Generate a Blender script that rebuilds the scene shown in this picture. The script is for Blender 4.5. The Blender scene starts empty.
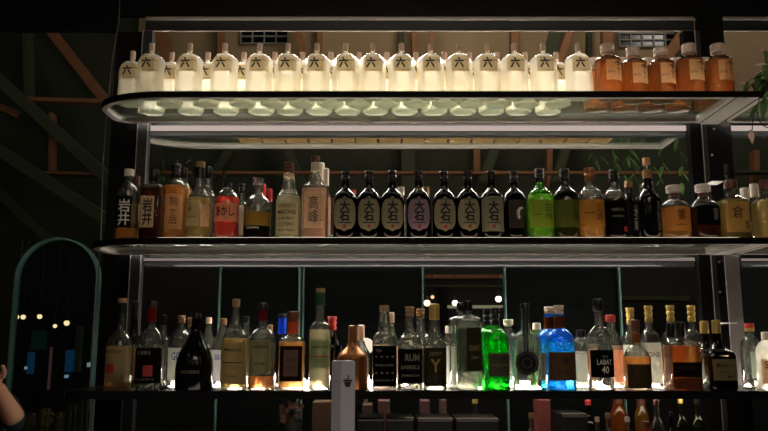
import bpy, bmesh, math, random
from mathutils import Vector
random.seed(7)
SC = bpy.context.scene
COL = SC.collection
PI = math.pi

# ------------------------------------------------------------------ camera
F = 760.0
TH = math.radians(9.5)
CZ = 1.6
cam_d = bpy.data.cameras.new('camera')
cam_d.sensor_width = 36.0
cam_d.lens = F / 768 * 36.0
cam = bpy.data.objects.new('camera', cam_d)
cam.location = (0, 0, CZ)
cam.rotation_euler = (PI / 2 + TH, 0, 0)
COL.objects.link(cam)
SC.camera = cam
cam_d.clip_end = 60

def P(px, py, Y):
    u = (px - 384) / F
    v = (215.5 - py) / F
    yd = math.cos(TH) - v * math.sin(TH)
    zd = math.sin(TH) + v * math.cos(TH)
    s = Y / yd
    return Vector((u * s, Y, CZ + zd * s))

def KX(py, Y):                      # metres per pixel across at that row
    v = (215.5 - py) / F
    return Y / (math.cos(TH) - v * math.sin(TH)) / F

# ------------------------------------------------------------------ render look
SC.view_settings.view_transform = 'Standard'
SC.view_settings.look = 'None'
SC.view_settings.gamma = 1.0
SC.view_settings.exposure = 0.0
SC.view_settings.use_curve_mapping = False
try:
    SC.cycles.transparent_max_bounces = 48
    SC.cycles.max_bounces = 14
    SC.cycles.sample_clamp_indirect = 12.0
    SC.cycles.blur_glossy = 0.0
    SC.cycles.use_denoising = True
except Exception:
    pass

# ------------------------------------------------------------------ materials
MATS = {}
def srgb(c):
    return tuple(((v / 255) / 12.92 if v / 255 <= 0.04045 else ((v / 255 + 0.055) / 1.055) ** 2.4) for v in c)

def new_mat(name):
    m = bpy.data.materials.new(name); m.use_nodes = True
    nt = m.node_tree; nt.nodes.clear()
    out = nt.nodes.new('ShaderNodeOutputMaterial')
    return m, nt, out

def solid(name, rgb, rough=0.5, metal=0.0, noise=0.15, scale=40, bump=0.0, spec=0.5):
    if name in MATS: return MATS[name]
    m, nt, out = new_mat(name)
    b = nt.nodes.new('ShaderNodeBsdfPrincipled')
    tc = nt.nodes.new('ShaderNodeTexCoord')
    n = nt.nodes.new('ShaderNodeTexNoise'); n.inputs['Scale'].default_value = scale; n.inputs['Detail'].default_value = 4
    nt.links.new(tc.outputs['Object'], n.inputs['Vector'])
    mx = nt.nodes.new('ShaderNodeMix'); mx.data_type = 'RGBA'
    c = srgb(rgb)
    mx.inputs['A'].default_value = (*[v * (1 - noise) for v in c], 1)
    mx.inputs['B'].default_value = (*[min(1, v * (1 + noise)) for v in c], 1)
    nt.links.new(n.outputs['Fac'], mx.inputs['Factor'])
    nt.links.new(mx.outputs['Result'], b.inputs['Base Color'])
    b.inputs['Roughness'].default_value = rough
    b.inputs['Metallic'].default_value = metal
    b.inputs['Specular IOR Level'].default_value = spec
    if bump:
        bp = nt.nodes.new('ShaderNodeBump'); bp.inputs['Strength'].default_value = bump
        nt.links.new(n.outputs['Fac'], bp.inputs['Height']); nt.links.new(bp.outputs['Normal'], b.inputs['Normal'])
    nt.links.new(b.outputs[0], out.inputs[0])
    MATS[name] = m; return m

def emit(name, rgb, strength):
    if name in MATS: return MATS[name]
    m, nt, out = new_mat(name)
    e = nt.nodes.new('ShaderNodeEmission'); e.inputs[0].default_value = (*srgb(rgb), 1); e.inputs[1].default_value = strength
    nt.links.new(e.outputs[0], out.inputs[0]); MATS[name] = m; return m

def glassy(name, tint, milk=0.12, milk_rgb=None, rough=0.06, edge=0.45, gloss=1.0, bump=0.0, refr=0.0):
    """thin glass / liquid: tinted transparency, a little scattering, fresnel gloss, darker where looked through edge-on"""
    if name in MATS: return MATS[name]
    m, nt, out = new_mat(name)
    t = srgb(tint); mk = srgb(milk_rgb) if milk_rgb else t
    lw = nt.nodes.new('ShaderNodeLayerWeight'); lw.inputs['Blend'].default_value = 0.35
    mx = nt.nodes.new('ShaderNodeMix'); mx.data_type = 'RGBA'
    mx.inputs['A'].default_value = (*t, 1); mx.inputs['B'].default_value = (*[v * edge for v in t], 1)
    nt.links.new(lw.outputs['Facing'], mx.inputs['Factor'])
    tr = nt.nodes.new('ShaderNodeBsdfTransparent'); nt.links.new(mx.outputs['Result'], tr.inputs[0])
    tl = nt.nodes.new('ShaderNodeBsdfTranslucent'); tl.inputs[0].default_value = (*mk, 1)
    df = nt.nodes.new('ShaderNodeBsdfDiffuse'); df.inputs[0].default_value = (*mk, 1)
    m0 = nt.nodes.new('ShaderNodeMixShader'); m0.inputs[0].default_value = 0.2
    nt.links.new(tl.outputs[0], m0.inputs[1]); nt.links.new(df.outputs[0], m0.inputs[2])
    src = tr
    if refr:
        rf = nt.nodes.new('ShaderNodeBsdfRefraction'); rf.inputs['IOR'].default_value = 1.4; rf.inputs['Roughness'].default_value = 0.02
        nt.links.new(mx.outputs['Result'], rf.inputs[0])
        mr = nt.nodes.new('ShaderNodeMixShader'); mr.inputs[0].default_value = refr
        nt.links.new(tr.outputs[0], mr.inputs[1]); nt.links.new(rf.outputs[0], mr.inputs[2]); src = mr
    m1 = nt.nodes.new('ShaderNodeMixShader'); m1.inputs[0].default_value = milk
    nt.links.new(src.outputs[0], m1.inputs[1]); nt.links.new(m0.outputs[0], m1.inputs[2])
    gl = nt.nodes.new('ShaderNodeBsdfGlossy'); gl.inputs['Roughness'].default_value = rough; gl.inputs[0].default_value = (1, 1, 1, 1)
    fr = nt.nodes.new('ShaderNodeFresnel'); fr.inputs[0].default_value = 1.45
    mu = nt.nodes.new('ShaderNodeMath'); mu.operation = 'MULTIPLY'; mu.inputs[1].default_value = gloss
    ge = nt.nodes.new('ShaderNodeNewGeometry'); sb = nt.nodes.new('ShaderNodeMath'); sb.operation = 'SUBTRACT'; sb.inputs[0].default_value = gloss
    nt.links.new(ge.outputs['Backfacing'], sb.inputs[1]); sb.use_clamp = True; nt.links.new(sb.outputs[0], mu.inputs[1])
    nt.links.new(fr.outputs[0], mu.inputs[0])
    m2 = nt.nodes.new('ShaderNodeMixShader'); nt.links.new(mu.outputs[0], m2.inputs[0])
    nt.links.new(m1.outputs[0], m2.inputs[1]); nt.links.new(gl.outputs[0], m2.inputs[2])
    if bump:
        tc = nt.nodes.new('ShaderNodeTexCoord'); n = nt.nodes.new('ShaderNodeTexNoise'); n.inputs['Scale'].default_value = 60
        nt.links.new(tc.outputs['Object'], n.inputs['Vector'])
        bp = nt.nodes.new('ShaderNodeBump'); bp.inputs['Strength'].default_value = bump
        nt.links.new(n.outputs['Fac'], bp.inputs['Height'])
        for q in (gl, tl): nt.links.new(bp.outputs['Normal'], q.inputs['Normal'])
    nt.links.new(m2.outputs[0], out.inputs[0])
    MATS[name] = m; return m

def paper(name, rgb, thru=0.45, noise=0.12):
    if name in MATS: return MATS[name]
    m, nt, out = new_mat(name)
    c = srgb(rgb)
    tc = nt.nodes.new('ShaderNodeTexCoord'); n = nt.nodes.new('ShaderNodeTexNoise'); n.inputs['Scale'].default_value = 90; n.inputs['Detail'].default_value = 5
    nt.links.new(tc.outputs['Object'], n.inputs['Vector'])
    mx = nt.nodes.new('ShaderNodeMix'); mx.data_type = 'RGBA'
    mx.inputs['A'].default_value = (*[v * (1 - noise) for v in c], 1); mx.inputs['B'].default_value = (*[min(1, v * (1 + noise)) for v in c], 1)
    nt.links.new(n.outputs['Fac'], mx.inputs['Factor'])
    d = nt.nodes.new('ShaderNodeBsdfDiffuse'); t = nt.nodes.new('ShaderNodeBsdfTranslucent')
    nt.links.new(mx.outputs['Result'], d.inputs[0]); nt.links.new(mx.outputs['Result'], t.inputs[0])
    m1 = nt.nodes.new('ShaderNodeMixShader'); m1.inputs[0].default_value = thru
    nt.links.new(d.outputs[0], m1.inputs[1]); nt.links.new(t.outputs[0], m1.inputs[2])
    nt.links.new(m1.outputs[0], out.inputs[0])
    MATS[name] = m; return m

# ------------------------------------------------------------------ object helpers
def link(name, me, mat=None, parent=None, loc=None):
    o = bpy.data.objects.new(name, me); COL.objects.link(o)
    if mat is not None:
        for mm in (mat if isinstance(mat, (list, tuple)) else [mat]): me.materials.append(mm)
    if parent is not None: o.parent = parent
    if loc is not None: o.location = loc
    return o

def thing(name, label, cat, loc, group=None):
    o = bpy.data.objects.new(name, None); COL.objects.link(o)
    o.location = loc; o.empty_display_size = 0.05
    o['label'] = label; o['category'] = cat
    if group: o['group'] = group
    return o

def tag(o, label, cat, group=None, kind=None):
    o['label'] = label; o['category'] = cat
    if group: o['group'] = group
    if kind: o['kind'] = kind
    return o

def structure(o, label=None):
    o['kind'] = 'structure'
    if label: o['label'] = label
    return o

def copy_tree(o, parent=None):
    c = o.copy(); COL.objects.link(c)
    if parent is not None: c.parent = parent
    for ch in list(o.children): copy_tree(ch, c)
    return c

def mesh_of(bm, smooth=False, recalc=True):
    if recalc: bmesh.ops.recalc_face_normals(bm, faces=bm.faces)
    me = bpy.data.meshes.new('mesh'); bm.to_mesh(me); bm.free()
    if smooth:
        for p in me.polygons: p.use_smooth = True
        try: me.set_sharp_from_angle(angle=math.radians(40))
        except Exception: pass
    return me

def bm_box(bm, x0, x1, y0, y1, z0, z1, bev=0.0):
    vs = [bm.verts.new((x, y, z)) for x in (x0, x1) for y in (y0, y1) for z in (z0, z1)]
    idx = [(0, 1, 3, 2), (4, 6, 7, 5), (0, 4, 5, 1), (2, 3, 7, 6), (0, 2, 6, 4), (1, 5, 7, 3)]
    fs = [bm.faces.new([vs[i] for i in f]) for f in idx]
    if bev:
        es = list({e for f in fs for e in f.edges})
        bmesh.ops.bevel(bm, geom=es, offset=bev, segments=2, affect='EDGES', profile=0.5)

def box_obj(name, b, mat, parent=None, bev=0.002, loc=None):
    bm = bmesh.new(); bm_box(bm, *b, bev=bev)
    return link(name, mesh_of(bm), mat, parent, loc)

def bm_beam(bm, a, b, w, d):
    """rectangular beam from a to b, w tall on the picture side, d deep"""
    a = Vector(a); b = Vector(b); t = (b - a).normalized()
    up = Vector((0, 1, 0)); s = t.cross(up).normalized(); n = Vector((0, 1, 0))
    vs = []
    for p in (a, b):
        for sx, sy in ((-1, 0), (1, 0), (1, 1), (-1, 1)):
            vs.append(bm.verts.new(p + s * sx * w / 2 + n * sy * d))
    for f in ((0, 1, 2, 3), (7, 6, 5, 4), (0, 4, 5, 1), (1, 5, 6, 2), (2, 6, 7, 3), (3, 7, 4, 0)):
        bm.faces.new([vs[i] for i in f])

def bm_tube(bm, pts, r, n=8, cap=True):
    pts = [Vector(p) for p in pts]; rings = []
    for i, p in enumerate(pts):
        t = (pts[min(i + 1, len(pts) - 1)] - pts[max(i - 1, 0)]).normalized()
        u = t.cross(Vector((0.13, 0.2, 0.97))).normalized()
        if u.length < 0.5: u = t.cross(Vector((1, 0, 0))).normalized()
        v = t.cross(u)
        rr = r[i] if isinstance(r, (list, tuple)) else r
        rings.append([bm.verts.new(p + u * rr * math.cos(2 * PI * k / n) + v * rr * math.sin(2 * PI * k / n)) for k in range(n)])
    for i in range(len(rings) - 1):
        for k in range(n):
            bm.faces.new([rings[i][k], rings[i][(k + 1) % n], rings[i + 1][(k + 1) % n], rings[i + 1][k]])
    if cap:
        bm.faces.new(rings[0][::-1]); bm.faces.new(rings[-1])

# ------------------------------------------------------------------ bottle cross-sections
NA = 40
def sect(shape, ang):
    """unit cross-section, half width 1 in x; front is -y"""
    c, s = math.cos(ang), math.sin(ang)
    if shape == 'round': return c, s
    if shape == 'square':
        n = 7.0; r = (abs(c) ** n + abs(s) ** n) ** (-1 / n); return c * r, s * r * 0.95
    if shape == 'flat':
        n = 4.0; r = (abs(c) ** n + abs(s) ** n) ** (-1 / n); return c * r, s * r * 0.62
    if shape == 'hex':
        a = (ang + PI / 6) % (PI / 3) - PI / 6     # vertices at 0,60,...
        r = math.cos(PI / 6) / math.cos(((ang) % (PI / 3)) - PI / 6)
        return c * r, s * r
    return c, s

class Prof:
    """body outline: list of (z, half width), body shape blends to round towards the neck"""
    def __init__(self, pts, shape='round', flute=0.0, nfl=0):
        self.p = pts; self.shape = shape; self.W = max(h for z, h in pts); self.flute = flute; self.nfl = nfl
        self.nw = pts[-1][1]
    def hw(self, z):
        p = self.p
        if z <= p[0][0]: return p[0][1]
        for (a, ha), (b, hb) in zip(p, p[1:]):
            if z <= b: return ha + (hb - ha) * (z - a) / max(1e-6, b - a)
        return p[-1][1]
    def pt(self, z, ang, off=0.0):
        h = self.hw(z)
        bl = 1.0 if self.shape == 'round' else max(0.0, min(1.0, (h - self.nw) / max(1e-6, (self.W - self.nw)) * 1.25))
        x1, y1 = sect(self.shape, ang); c, s = math.cos(ang), math.sin(ang)
        x = x1 * bl + c * (1 - bl); y = y1 * bl + s * (1 - bl)
        f = 1.0
        if self.flute and h > self.W * 0.9: f = 1 - self.flute * (0.5 + 0.5 * math.cos(self.nfl * ang))
        L = math.hypot(x, y); k = (h * f * L + off) / L
        return x * k, y * k
    def front(self, x, z, off=0.0008):
        best = None; pr = None
        for i in range(25):
            a = -PI + PI * i / 24
            q = self.pt(z, a, 0)
            if pr is not None and pr[0] <= x <= q[0]:
                t = (x - pr[0]) / max(1e-9, q[0] - pr[0]); return pr[1] + (q[1] - pr[1]) * t - off
            pr = q
        return pr[1] * 0 - off if pr else -off

def smooth_pts(pts, n=5):
    """catmull-rom through the outline so shoulders are rounded"""
    out = []
    for i in range(len(pts) - 1):
        p0 = pts[max(0, i - 1)]; p1 = pts[i]; p2 = pts[i + 1]; p3 = pts[min(len(pts) - 1, i + 2)]
        straight = abs(p1[1] - p2[1]) < 1e-5
        for k in range(n):
            t = k / n
            z = p1[0] + (p2[0] - p1[0]) * t
            if straight: h = p1[1]
            else:
                def tn(a, b, c):
                    d1 = (b[1] - a[1]) / max(1e-6, b[0] - a[0]); d2 = (c[1] - b[1]) / max(1e-6, c[0] - b[0])
                    return 0 if d1 * d2 <= 0 else 2 * d1 * d2 / (d1 + d2)
                m1 = tn(p0, p1, p2) if i > 0 else (p2[1] - p1[1]) / max(1e-6, p2[0] - p1[0])
                m2 = tn(p1, p2, p3) if i < len(pts) - 2 else (p2[1] - p1[1]) / max(1e-6, p2[0] - p1[0])
                L = p2[0] - p1[0]
                h = (2*t**3 - 3*t**2 + 1) * p1[1] + (t**3 - 2*t**2 + t) * L * m1 + (-2*t**3 + 3*t**2) * p2[1] + (t**3 - t**2) * L * m2
            out.append((z, h))
    out.append(pts[-1]); return out

def solid_from(prof, z0, z1, inset=0.0, nz=None, base_round=0.004, cavity=None):
    bm = bmesh.new(); inner = []
    if cavity is not None and cavity < z1 - 0.012:
        zq = [cavity] + [z for z, h in prof.p if cavity + 0.002 < z < z1 - 0.006] + [z1 - 0.003]
        rr = [[bm.verts.new((*prof.pt(z, 2 * PI * k / NA, -min(0.0026, prof.hw(z) * 0.3)), z)) for k in range(NA)] for z in zq]
        for i in range(len(rr) - 1):
            for k in range(NA): inner.append(bm.faces.new([rr[i][k], rr[i + 1][k], rr[i + 1][(k + 1) % NA], rr[i][(k + 1) % NA]]))
        inner.append(bm.faces.new(rr[0])); inner.append(bm.faces.new(rr[-1][::-1]))
    zs = [z0, z0 + base_round * 0.4, z0 + base_round] + [z for z, h in prof.p if z0 + base_round * 1.5 < z < z1 - 1e-4] + [z1]
    rings = []
    for i, z in enumerate(zs):
        sh = (-base_round, -base_round * 0.3, 0)[i] if i < 3 else 0
        rings.append([bm.verts.new((*prof.pt(z, 2 * PI * k / NA, -inset + sh), z)) for k in range(NA)])
    for i in range(len(rings) - 1):
        for k in range(NA):
            bm.faces.new([rings[i][k], rings[i][(k + 1) % NA], rings[i + 1][(k + 1) % NA], rings[i + 1][k]])
    bm.faces.new(rings[0][::-1]); bm.faces.new(rings[-1])
    bmesh.ops.recalc_face_normals(bm, faces=[f for f in bm.faces if f not in set(inner)])
    if inner:
        bmesh.ops.recalc_face_normals(bm, faces=inner)
        bmesh.ops.reverse_faces(bm, faces=inner)
    return mesh_of(bm, True, False)

def lathe(pts, n=24):
    bm = bmesh.new(); rings = []
    for z, r in pts:
        rings.append([bm.verts.new((r * math.cos(2*PI*k/n), r * math.sin(2*PI*k/n), z)) for k in range(n)])
    for i in range(len(rings) - 1):
        for k in range(n):
            bm.faces.new([rings[i][k], rings[i][(k+1) % n], rings[i+1][(k+1) % n], rings[i+1][k]])
    bm.faces.new(rings[0][::-1]); bm.faces.new(rings[-1])
    return mesh_of(bm, True)

def label_mesh(prof, x0, x1, z0, z1, off, oval=False):
    bm = bmesh.new(); nx, nz = 14, 12; g = []
    for j in range(nz + 1):
        z = z0 + (z1 - z0) * j / nz; row = []
        k = 1.0
        if oval:
            q = abs(2 * j / nz - 1); k = math.sqrt(max(0.0, 1 - q ** 3.0)) * 0.98 + 0.02
        cx = (x0 + x1) / 2
        for i in range(nx + 1):
            x = cx + (x0 + (x1 - x0) * i / nx - cx) * k
            row.append(bm.verts.new((x, prof.front(x, z, off), z)))
        g.append(row)
    for j in range(nz):
        for i in range(nx):
            bm.faces.new([g[j][i], g[j][i+1], g[j+1][i+1], g[j+1][i]])
    me = mesh_of(bm, True); return me

_tc = {}
def text_flat(body, weight=0.0):
    if any(ch in '駒岳峰崎倉響州嵐藏糖酒蔵' for ch in body): weight = 0.0
    key = (body, weight)
    if key not in _tc:
        c = bpy.data.curves.new('lettering', 'FONT'); c.body = body; c.offset = weight; c.resolution_u = 2
        c.align_x = 'CENTER'; c.space_line = 0.95
        o = bpy.data.objects.new('lettering', c); COL.objects.link(o)
        dg = bpy.context.evaluated_depsgraph_get()
        m = bpy.data.meshes.new_from_object(o.evaluated_get(dg))
        bmt = bmesh.new(); bmt.from_mesh(m)
        bmesh.ops.triangulate(bmt, faces=list(bmt.faces))
        xs = [q.co.x for q in bmt.verts]; xa, xb = min(xs), max(xs)
        for i in range(1, 14):
            bmesh.ops.bisect_plane(bmt, geom=list(bmt.verts) + list(bmt.edges) + list(bmt.faces), plane_co=(xa + (xb - xa) * i / 14, 0, 0), plane_no=(1, 0, 0))
        bmt.to_mesh(m); bmt.free()
        v = [tuple(q.co) for q in m.vertices]; f = [tuple(p.vertices) for p in m.polygons]
        bpy.data.objects.remove(o); bpy.data.meshes.remove(m)
        xs = [q[0] for q in v]; ys = [q[1] for q in v]
        _tc[key] = (v, f, min(xs), max(xs), min(ys), max(ys))
    return _tc[key]

def text_mesh(body, x0, x1, z0, z1, fn, weight=0.0):
    v, f, a, b, c, d = text_flat(body, weight)
    me = bpy.data.meshes.new('lettering')
    vs = []
    for q in v:
        x = x0 + (q[0] - a) / (b - a) * (x1 - x0); z = z0 + (q[1] - c) / (d - c) * (z1 - z0)
        vs.append((x, fn(x, z), z))
    me.from_pydata(vs, [], f); me.update()
    return me

# ------------------------------------------------------------------ shelf levels
DF = 2.35                     # front edge of the shelves
DB = 2.65                     # back edge
Z1 = CZ + 0.800; Z2 = CZ + 0.3236; Z3 = CZ - 0.1437
ZS = {1: Z1, 2: Z2, 3: Z3, 4: 1.15}
# ------------------------------------------------------------------ palette
M_STEEL = solid('brushed_steel', (128, 122, 118), 0.42, 0.2, 0.08, 30)
M_BLACK = solid('black_lacquer', (7, 7, 7), 0.6, 0, 0.2, 30, spec=0.1)
M_DARKM = solid('dark_metal', (34, 35, 36), 0.45, 0.3, 0.2, 40)
M_POST = solid('post_grey', (46, 47, 49), 0.45, 0.4, 0.2, 60)
M_CAPK = solid('cap_black', (16, 15, 15), 0.3, 0, 0.2, 60)
M_CAPT = solid('cap_cork', (160, 124, 86), 0.7, 0, 0.25, 120)
M_CAPG = solid('cap_gold', (196, 168, 92), 0.4, 0.5, 0.15, 60)
M_CAPR = solid('cap_red', (190, 50, 50), 0.4, 0, 0.15, 60)
M_CAPW = solid('cap_white', (225, 215, 200), 0.5, 0, 0.08, 60)
M_CAPB = solid('cap_brown', (96, 52, 34), 0.45, 0, 0.2, 60)
M_CAPP = solid('cap_pink', (222, 196, 178), 0.5, 0, 0.1, 60)
M_CAPC = solid('cap_copper', (170, 112, 72), 0.3, 0.7, 0.15, 60)
M_CAPN = solid('cap_green', (30, 74, 42), 0.4, 0, 0.15, 60)
M_INK = solid('ink_black', (14, 12, 12), 0.6, 0, 0.1, 60)
M_INKW = solid('ink_white', (215, 210, 200), 0.6, 0, 0.1, 60)
M_INKG = solid('ink_grey', (120, 112, 96), 0.6, 0, 0.1, 60)
M_INKR = solid('ink_red', (150, 40, 30), 0.6, 0, 0.1, 60)
CAPS = dict(black=M_CAPK, cork=M_CAPT, gold=M_CAPG, red=M_CAPR, white=M_CAPW, brown=M_CAPB, pink=M_CAPP, copper=M_CAPC, green=M_CAPN)
CLEAR = glassy('clear_glass', (245, 246, 242), 0.02, (240, 240, 232), 0.03, 0.25, refr=0.75)
GLASS = dict(clear=CLEAR,
    smoke=glassy('smoke_glass', (150, 150, 146), 0.05, (120, 120, 110), 0.05, 0.3, refr=0.6),
    dark=glassy('dark_bottle_glass', (44, 36, 26), 0.05, (90, 70, 40), 0.06, 0.2, refr=0.5),
    copper=solid('bronze_bottle_body', (176, 112, 66), 0.28, 0.75, 0.2, 40),
    black=solid('black_bottle_glass', (8, 8, 9), 0.12, 0, 0.1, 40),
    green=glassy('green_glass', (175, 220, 130), 0.15, (140, 200, 90), 0.05, 0.35, refr=0.65),
    olive=glassy('olive_glass', (110, 120, 60), 0.1, (110, 120, 60), 0.06, 0.3, refr=0.5),
    emerald=glassy('emerald_glass', (90, 232, 120), 0.12, (40, 230, 85), 0.05, 0.4, refr=0.6),
    blue=glassy('blue_glass', (120, 210, 252), 0.2, (80, 195, 250), 0.06, 0.5, refr=0.5),
    frost=glassy('frosted_gin_glass', (254, 253, 250), 0.4, (255, 252, 242), 0.12, 0.85))
def liq(name, tint, milk, mrgb=None): return glassy('liquid_' + name, tint, milk, mrgb, 0.1, 0.8, 0.3)
LIQ = dict(
    spirit=liq('spirit', (252, 252, 249), 0.04, (250, 250, 240)),
    gin=liq('gin', (255, 254, 251), 0.5, (255, 252, 243)),
    amber=liq('amber', (251, 222, 176), 0.4, (250, 194, 124)),
    orange=liq('orange', (254, 216, 170), 0.45, (253, 172, 100)),
    gold=liq('gold', (244, 226, 176), 0.35, (245, 220, 160)),
    pale=liq('pale', (245, 240, 215), 0.3, (245, 238, 210)),
    pink=liq('pink', (250, 222, 206), 0.35, (252, 214, 196)),
    red=liq('red', (250, 165, 148), 0.45, (252, 120, 105)),
    darkred=liq('darkred', (170, 105, 74), 0.15, (160, 80, 45)),
    cola=liq('cola', (110, 70, 40), 0.12, (140, 85, 45)),
    milk=liq('milk', (250, 250, 245), 0.7, (245, 245, 240)))

def col_mat(c, thru=0.45):
    return paper('paper_%02x%02x%02x_%d' % (*c, int(thru * 100)), c, thru)

ORD = ['zeroth', 'first', 'second', 'third', 'fourth', 'fifth', 'sixth', 'seventh', 'eighth', 'ninth', 'tenth', 'eleventh', 'twelfth', 'thirteenth', 'fourteenth', 'fifteenth', 'sixteenth']

def bottle(shelf, px, dep, out, label, name='whisky_bottle', cat='bottle', group=None, shape='round', glass='clear',
           liquid=None, level=None, cap=None, labels=(), bands=(), neckx=None, flute=0, rot=0, gap=None):
    """out: outline [(py, half width px)] from the top of the neck down to the shoulder; body then runs to the shelf.
       cap: (kind, y_top, y_bottom, half width px[, style]).  labels: (y0, y1, x0, x1, rgb, marks, oval, thru)
       marks: (text, x0, x1, y0, y1, ink)"""
    Y = DF + dep
    zb = ZS[shelf]
    ymid = (out[0][0] + out[-1][0]) / 2
    k = KX(ymid, Y)
    X = (px - 384) * k
    def zz(py): return P(px, py, Y).z - zb
    body_hw = out[-1][1] * k
    pts = [(0.0, body_hw)]
    for (py, h) in reversed(out):
        z = zz(py)
        if z > pts[-1][0] + 1e-4: pts.append((z, h * k))
    pts2 = [pts[0]] + smooth_pts(pts[1:], 5)
    # extra rings on the body so that labels and flutes follow it
    prof = Prof(pts2, shape, flute, 14 if flute else 0)
    t = thing(name, label, cat, (X, Y, zb + 0.0005), group)
    ztop = pts[-1][0]
    cav = None
    if glass not in ('black', 'frost', 'copper'):
        cav = 0.012
        if liquid: cav = min(zz(level) if level else pts[1][0], ztop - 0.004) + 0.0015
    link('glass_body', solid_from(prof, 0.0, ztop, cavity=cav), GLASS[glass], t)
    if liquid:
        zl = zz(level) if level else pts[1][0]
        zl = min(zl, ztop - 0.004)
        link('liquid', solid_from(prof, 0.008, zl, 0.0028, base_round=0.002), LIQ[liquid], t)
    if cap:
        kind, y0, y1, ch = cap[:4]; style = cap[4] if len(cap) > 4 else 'plain'
        za, zc, r = zz(y1), zz(y0), ch * k; h = zc - za
        za -= 0.0006
        if style == 'plain':
            pr = [(za, r * .94), (za + h * .04, r), (zc - h * .12, r), (zc - h * .03, r * .93), (zc, r * .6)]
        elif style == 'ring':
            pr = [(za, r * .8), (za + h * .12, r * .95), (za + h * .3, r * .95), (za + h * .33, r * .8), (za + h * .45, r * .82), (za + h * .5, r), (za + h * .6, r), (za + h * .64, r * .86), (za + h * .8, r * .9), (za + h * .83, r), (zc - h * .04, r), (zc, r * .9)]
        elif style == 'disc':
            pr = [(za, r * .55), (za + h * .18, r * .6), (za + h * .22, r * .95), (za + h * .4, r), (za + h * .46, r * .94), (za + h * .54, r * .94), (za + h * .6, r), (zc - h * .08, r), (zc, r * .9)]
        cm = CAPS[kind] if kind in CAPS else GLASS[kind]
        link('cap', lathe(pr), cm, t)
    for (y0, y1, ch, kind) in bands:          # foil or paper round the neck
        za, zc = zz(y1), zz(y0)
        bm = bmesh.new(); rings = []
        for q in range(7):
            z = za + (zc - za) * q / 6; r = max(prof.hw(z) + 0.0007, ch * k if ch else 0)
            rings.append([bm.verts.new((r * math.cos(2*PI*i/24), r * math.sin(2*PI*i/24), z)) for i in range(24)])
        for q in range(6):
            for i in range(24): bm.faces.new([rings[q][i], rings[q][(i+1) % 24], rings[q+1][(i+1) % 24], rings[q+1][i]])
        link('neck_band', mesh_of(bm, True), CAPS[kind] if kind in CAPS else col_mat(kind), t)
    for L in labels:
        y0, y1, x0, x1, rgb, marks = L[:6]; oval = L[6] if len(L) > 6 else False; thru = L[7] if len(L) > 7 else 0.35
        z0, z1 = max(0.003, zz(y1)), zz(y0)
        lim = 0.97
        hwm = prof.hw((z0 + z1) / 2)
        xa, xb = max(x0 * k, -hwm * lim), min(x1 * k, hwm * lim)
        lo = link('label', label_mesh(prof, xa, xb, z0, z1, 0.0009, oval), col_mat(rgb, thru), t)
        for mk in marks:
            txt, a, b, c, d, ink = mk[:6]; wt = mk[6] if len(mk) > 6 else 0.012
            mo = link('lettering', text_mesh(txt, a * k, b * k, zz(d), zz(c), lambda x, z: prof.front(x, z, 0.0016), wt), ink, lo)
    if gap: pass
    return t

BOT = []
def report():
    bs = [o for o in bpy.data.objects if o.get('category') == 'bottle']
    bpy.context.view_layer.update()
    for i, a in enumerate(bs):
        for b in bs[i+1:]:
            if abs(a.location.z - b.location.z) > 0.1: continue
            ra, rb = [max(c.dimensions.x for c in q.children) / 2 for q in (a, b)]
            d = math.hypot(a.location.x - b.location.x, a.location.y - b.location.y)
            if d < ra + rb - 0.004: print('OV %.3f' % (ra + rb - d), a['label'][:50], round(a.location.y - DF, 3), '|', b['label'][:50], round(b.location.y - DF, 3))
def clone(src, px, py, dep, shelf, label):
    Y = DF + dep; k = KX(py, Y)
    c = copy_tree(src); c.location = ((px - 384) * k, Y, ZS[shelf] + 0.0005); c['label'] = label
    return c

# ================================================================== SHELVES
XL, XR = -0.966, 1.14
def plan(x0, x1, y0, y1, rx, ry, front=True, inset=0.0):
    """outline of a shelf with one big rounded corner at its left front (or left rear)"""
    x0 += inset; x1 -= inset; y0 += inset; y1 -= inset; rx -= inset; ry -= inset
    pts = []
    r2 = max(0.01, 0.05 - inset)
    if front:
        for i in range(17):
            a = PI / 2 * i / 16; pts.append((x0 + rx - rx * math.sin(PI/2 - a), y0 + ry - ry * math.cos(PI/2 - a)))
        pts += [(x1, y0), (x1, y1)]
        for i in range(7):
            a = PI / 2 * i / 6; pts.append((x0 + r2 - r2 * math.sin(a), y1 - r2 + r2 * math.cos(a)))
    else:
        for i in range(17):
            a = PI / 2 * i / 16; pts.append((x0 + rx - rx * math.sin(PI/2 - a), y1 - ry + ry * math.cos(PI/2 - a)))
        pts += [(x1, y1), (x1, y0)]
        for i in range(7):
            a = PI / 2 * i / 6; pts.append((x0 + r2 - r2 * math.sin(a), y0 + r2 - r2 * math.cos(a)))
    return pts

def ring_mesh(outer, inner, z0, z1):
    bm = bmesh.new(); n = len(outer)
    V = [[bm.verts.new((p[0], p[1], z)) for p in pts] for pts in (outer, inner) for z in (z0, z1)]
    o0, o1, i0, i1 = V
    for k in range(n):
        j = (k + 1) % n
        for q in ((o0[k], o0[j], o1[j], o1[k]), (i0[j], i0[k], i1[k], i1[j]), (o1[k], o1[j], i1[j], i1[k]), (o0[j], o0[k], i0[k], i0[j])):
            bm.faces.new(q)
    return mesh_of(bm)

def slab_mesh(pts, z0, z1):
    bm = bmesh.new(); a = [bm.verts.new((*p, z0)) for p in pts]; b = [bm.verts.new((*p, z1)) for p in pts]; n = len(pts)
    bm.faces.new(a[::-1]); bm.faces.new(b)
    for k in range(n): bm.faces.new([a[k], a[(k+1) % n], b[(k+1) % n], b[k]])
    return mesh_of(bm)

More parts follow.
